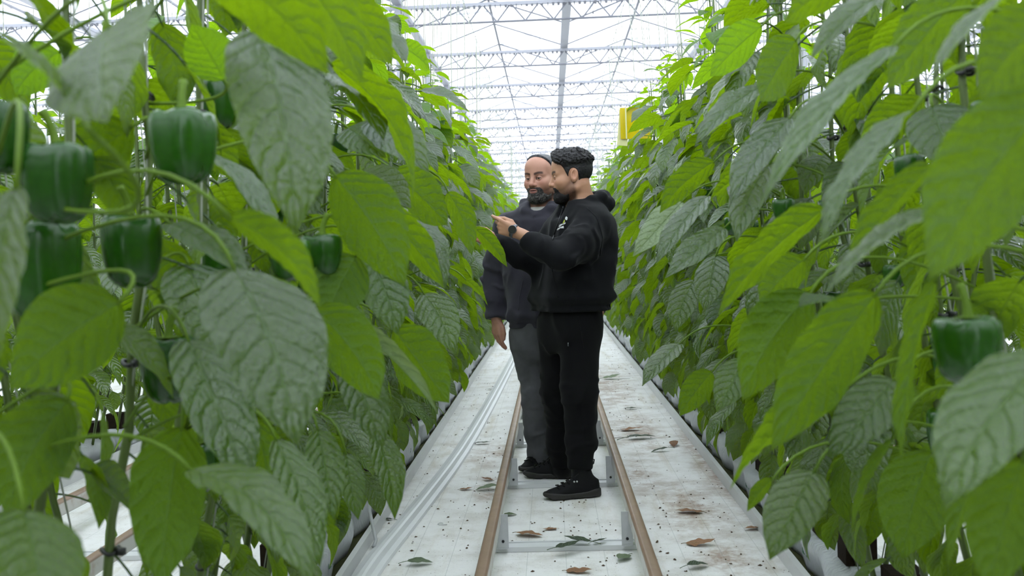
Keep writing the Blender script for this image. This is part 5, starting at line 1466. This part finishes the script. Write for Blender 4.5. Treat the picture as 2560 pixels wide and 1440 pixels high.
# ------------------------------------------------------------------ fallen leaves
MDRY = m_leaf('dry_brown_leaf', lin(120, 78, 46), lin(168, 122, 84), (.20, .10, .04, 1), lin(150, 112, 80), .75, .15)
MWILT = m_leaf('wilted_green_leaf', lin(74, 92, 62), lin(116, 132, 96), (.06, .1, .03, 1), lin(120, 138, 104), .6, .15)
MDKL = m_leaf('dark_fallen_leaf', lin(36, 52, 32), lin(66, 84, 52), (.04, .08, .02, 1), lin(84, 104, 70), .5, .15)
FAL = [(1045, 1414, 58, 'w', 8, 'pale green fallen leaf on the floor nearest the plastic edge strip'),
 (1221, 1226, 52, 'w', 5, 'grey-green fallen leaf lying against the outside of the left rail'),
 (1204, 1111, 36, 'k', -5, 'thin dark fallen leaf left of the left rail, beside a brown stain'),
 (1225, 975, 20, 'k', 40, 'small curled green leaf by the far part of the plastic edge strip'),
 (1526, 948, 40, 'w', 4, 'grey-green fallen leaf furthest away, right of the right rail'),
 (1578, 1024, 30, 'k', 8, 'small flat leaf right of the rails, second furthest of the green ones'),
 (1597, 1098, 64, 'k', 6, 'long dark grey-green leaf lying just below the shredded brown leaf'),
 (1651, 1129, 42, 'k', 8, 'slim dark leaf on the floor near the right gutter'),
 (1273, 1290, 30, 'w', 10, 'small green leaf between the rails close to the left rail'),
 (1561, 1399, 52, 'w', 60, 'broad pale green leaf between the rails beside the right rail'),
 (1741, 1421, 56, 'k', 25, 'crumpled dark green leaf on the floor right of the rails, nearest the lens'),
 (968, 1301, 32, 'k', -15, 'dark green leaf resting at the lip of the left gutter'),
 (1318, 1340, 64, 'b', -22, 'curled tan leaf between the rails, nearest the left rail'),
 (1378, 1325, 32, 'b', 10, 'small crumpled brown leaf in the middle between the rails'),
 (1163, 1225, 30, 'b', 5, 'small rolled orange-brown leaf between edge strip and left rail'),
 (1219, 1202, 30, 'b', -20, 'narrow brown leaf scrap beside the left rail'),
 (1573, 1077, 48, 'b', 0, 'shredded brown leaf right of the right rail'),
 (1728, 1283, 60, 'b', -8, 'twisted dark brown leaf on the soil stain right of the rails'),
 (1745, 1363, 66, 'b', -10, 'large papery tan leaf on the floor near the right gutter'),
 (1887, 1324, 44, 'b', 15, 'brown leaf scrap lying against the right gutter'),
 (1442, 1432, 60, 'b', -15, 'tan leaf at the bottom of the picture between the rails'),
 (1685, 1114, 40, 'b', 85, 'brown leaf standing on edge near the right gutter'),
 (1415, 1388, 60, 'k', 25, 'wilted leaf on the nearest sleeper, left end of the small heap'),
 (1450, 1376, 62, 'k', -10, 'wilted leaf on the nearest sleeper, top of the small heap'),
 (1497, 1372, 36, 'k', 30, 'small wilted leaf on the nearest sleeper, right of the small heap')]
fr_ = random.Random(8)
for i, (px, py, lpx, kd, ang, lab) in enumerate(FAL):
    g = G(px, py); L = lpx*g[1]/F*1.15; on = 'sleeper' in lab
    me = leaf_mesh('fallen_leaf', 18, 10, wid=fr_.uniform(.45, .6) if kd != 'k' else fr_.uniform(.3, .5), arch=fr_.uniform(-.5, .5), fold=fr_.uniform(.05, .4), wave=.05 if kd == 'b' else .03, seed=700+i, petiole=.35 if kd != 'b' else .15, puff=.012)
    me.materials.append({'w': MWILT, 'k': MDKL, 'b': MDRY}[kd])
    zs_ = [v.co.z for v in me.vertices]
    o = obj('fallen_leaf', me); a = math.radians(ang + 180*(i % 2))
    o.rotation_euler = (fr_.uniform(-.06, .06), fr_.uniform(-.06, .06), a); o.scale = (L, L, L*.8)
    o.location = (g[0] - math.cos(a)*L*.4, g[1] - math.sin(a)*L*.4, -min(zs_)*L*.8 + (.030 if on else .003))
    tag(o, lab, 'fallen leaf', 'fallen leaves on the aisle floor')
g = G(1001, 1304)
me = leaf_mesh('flower_petal', 8, 6, wid=.8, arch=.3, fold=.2, wave=.05, seed=5)
o = obj('flower_petal', me, plain('pink_petal', lin(196, 60, 84), .5, .4)); o.scale = (.018,)*3; o.location = (g[0], g[1], .006); tag(o, 'tiny pink petal lying beside the plastic edge strip', 'petal')
g = G(1094, 1312)
o = MB().tube([g + np.array([.014 + .012*math.cos(a), .012*math.sin(a)*1.3, .004]) for a in np.linspace(.6, 5.2, 12)] + [g + np.array([.045, -.014, .004])], .0016, 6).build('wire_hook', MBRK, None, True)
tag(o, 'small bent wire hook on the floor left of the rails', 'wire hook')
h0 = G(911, 1276, .2); xg = BX[1] + .13
yk = G(907, 1370)[1]
hk = [np.array([xg + .0, yk + .10, .24]), np.array([xg + .012, yk + .06, .14]), np.array([xg + .034, yk + .02, .07]), np.array([xg + .046, yk, .03]), np.array([xg + .04, yk - .03, .012])]
o = MB().tube(hk, .008, 8).build('gutter_hook', MBRK, None, True); tag(o, 'grey bent metal hook leaning on the left gutter', 'hook')
# ------------------------------------------------------------------ soil crumbs on the cloth: uncountable
cr = MB(); q_ = random.Random(4)
for k in range(1100):
    y = 3.2 + 9.5*q_.random()**1.6; x = q_.uniform(-.80, .85)
    if abs(abs(x - CX) - GA) < .05: continue
    s_ = q_.choice((.002, .0028, .0036, .005))*q_.uniform(.7, 1.3); a = q_.uniform(0, 3.1)
    c_, n_ = math.cos(a)*s_, math.sin(a)*s_
    cr.add([(x - c_*1.6, y - n_*1.6, .0015), (x + n_, y - c_, .0015), (x + c_*1.6, y + n_*1.6, .0015), (x - n_, y + c_, .0015), (x, y, .002 + s_*.8)], [(0, 1, 4), (1, 2, 4), (2, 3, 4), (3, 0, 4)])
o = cr.build('soil_crumbs', plain('dark_crumbs', lin(78, 62, 48), .9, .2, 0, .4, 200)); tag(o, 'dark soil crumbs and leaf bits scattered over the white cloth', 'soil crumbs', kind='stuff')
# twigs
for k, (px, py, l, an, lab) in enumerate([(1265, 1181, .10, .05, 'thin dark twig across the left rail side between the sleepers'), (1560, 948, .12, .2, 'thin twig beside the furthest fallen leaf'), (1550, 1096, .12, .1, 'thin stalk left of the long dark fallen leaf'), (1400, 1365, .16, -.1, 'long dry stalk in front of the nearest sleeper')]):
    g = G(px, py); d_ = np.array([math.cos(an), math.sin(an), 0])
    o = MB().tube([g - d_*l/2 + [0, 0, .003], g + np.array([0, .006, .006]), g + d_*l/2 + [0, 0, .003]], [.0018, .0014, .0008], 5).build('twig', plain('twig_brown', lin(84, 76, 56), .8, .2), None, True)
    tag(o, lab, 'twig', 'twigs on the aisle floor')
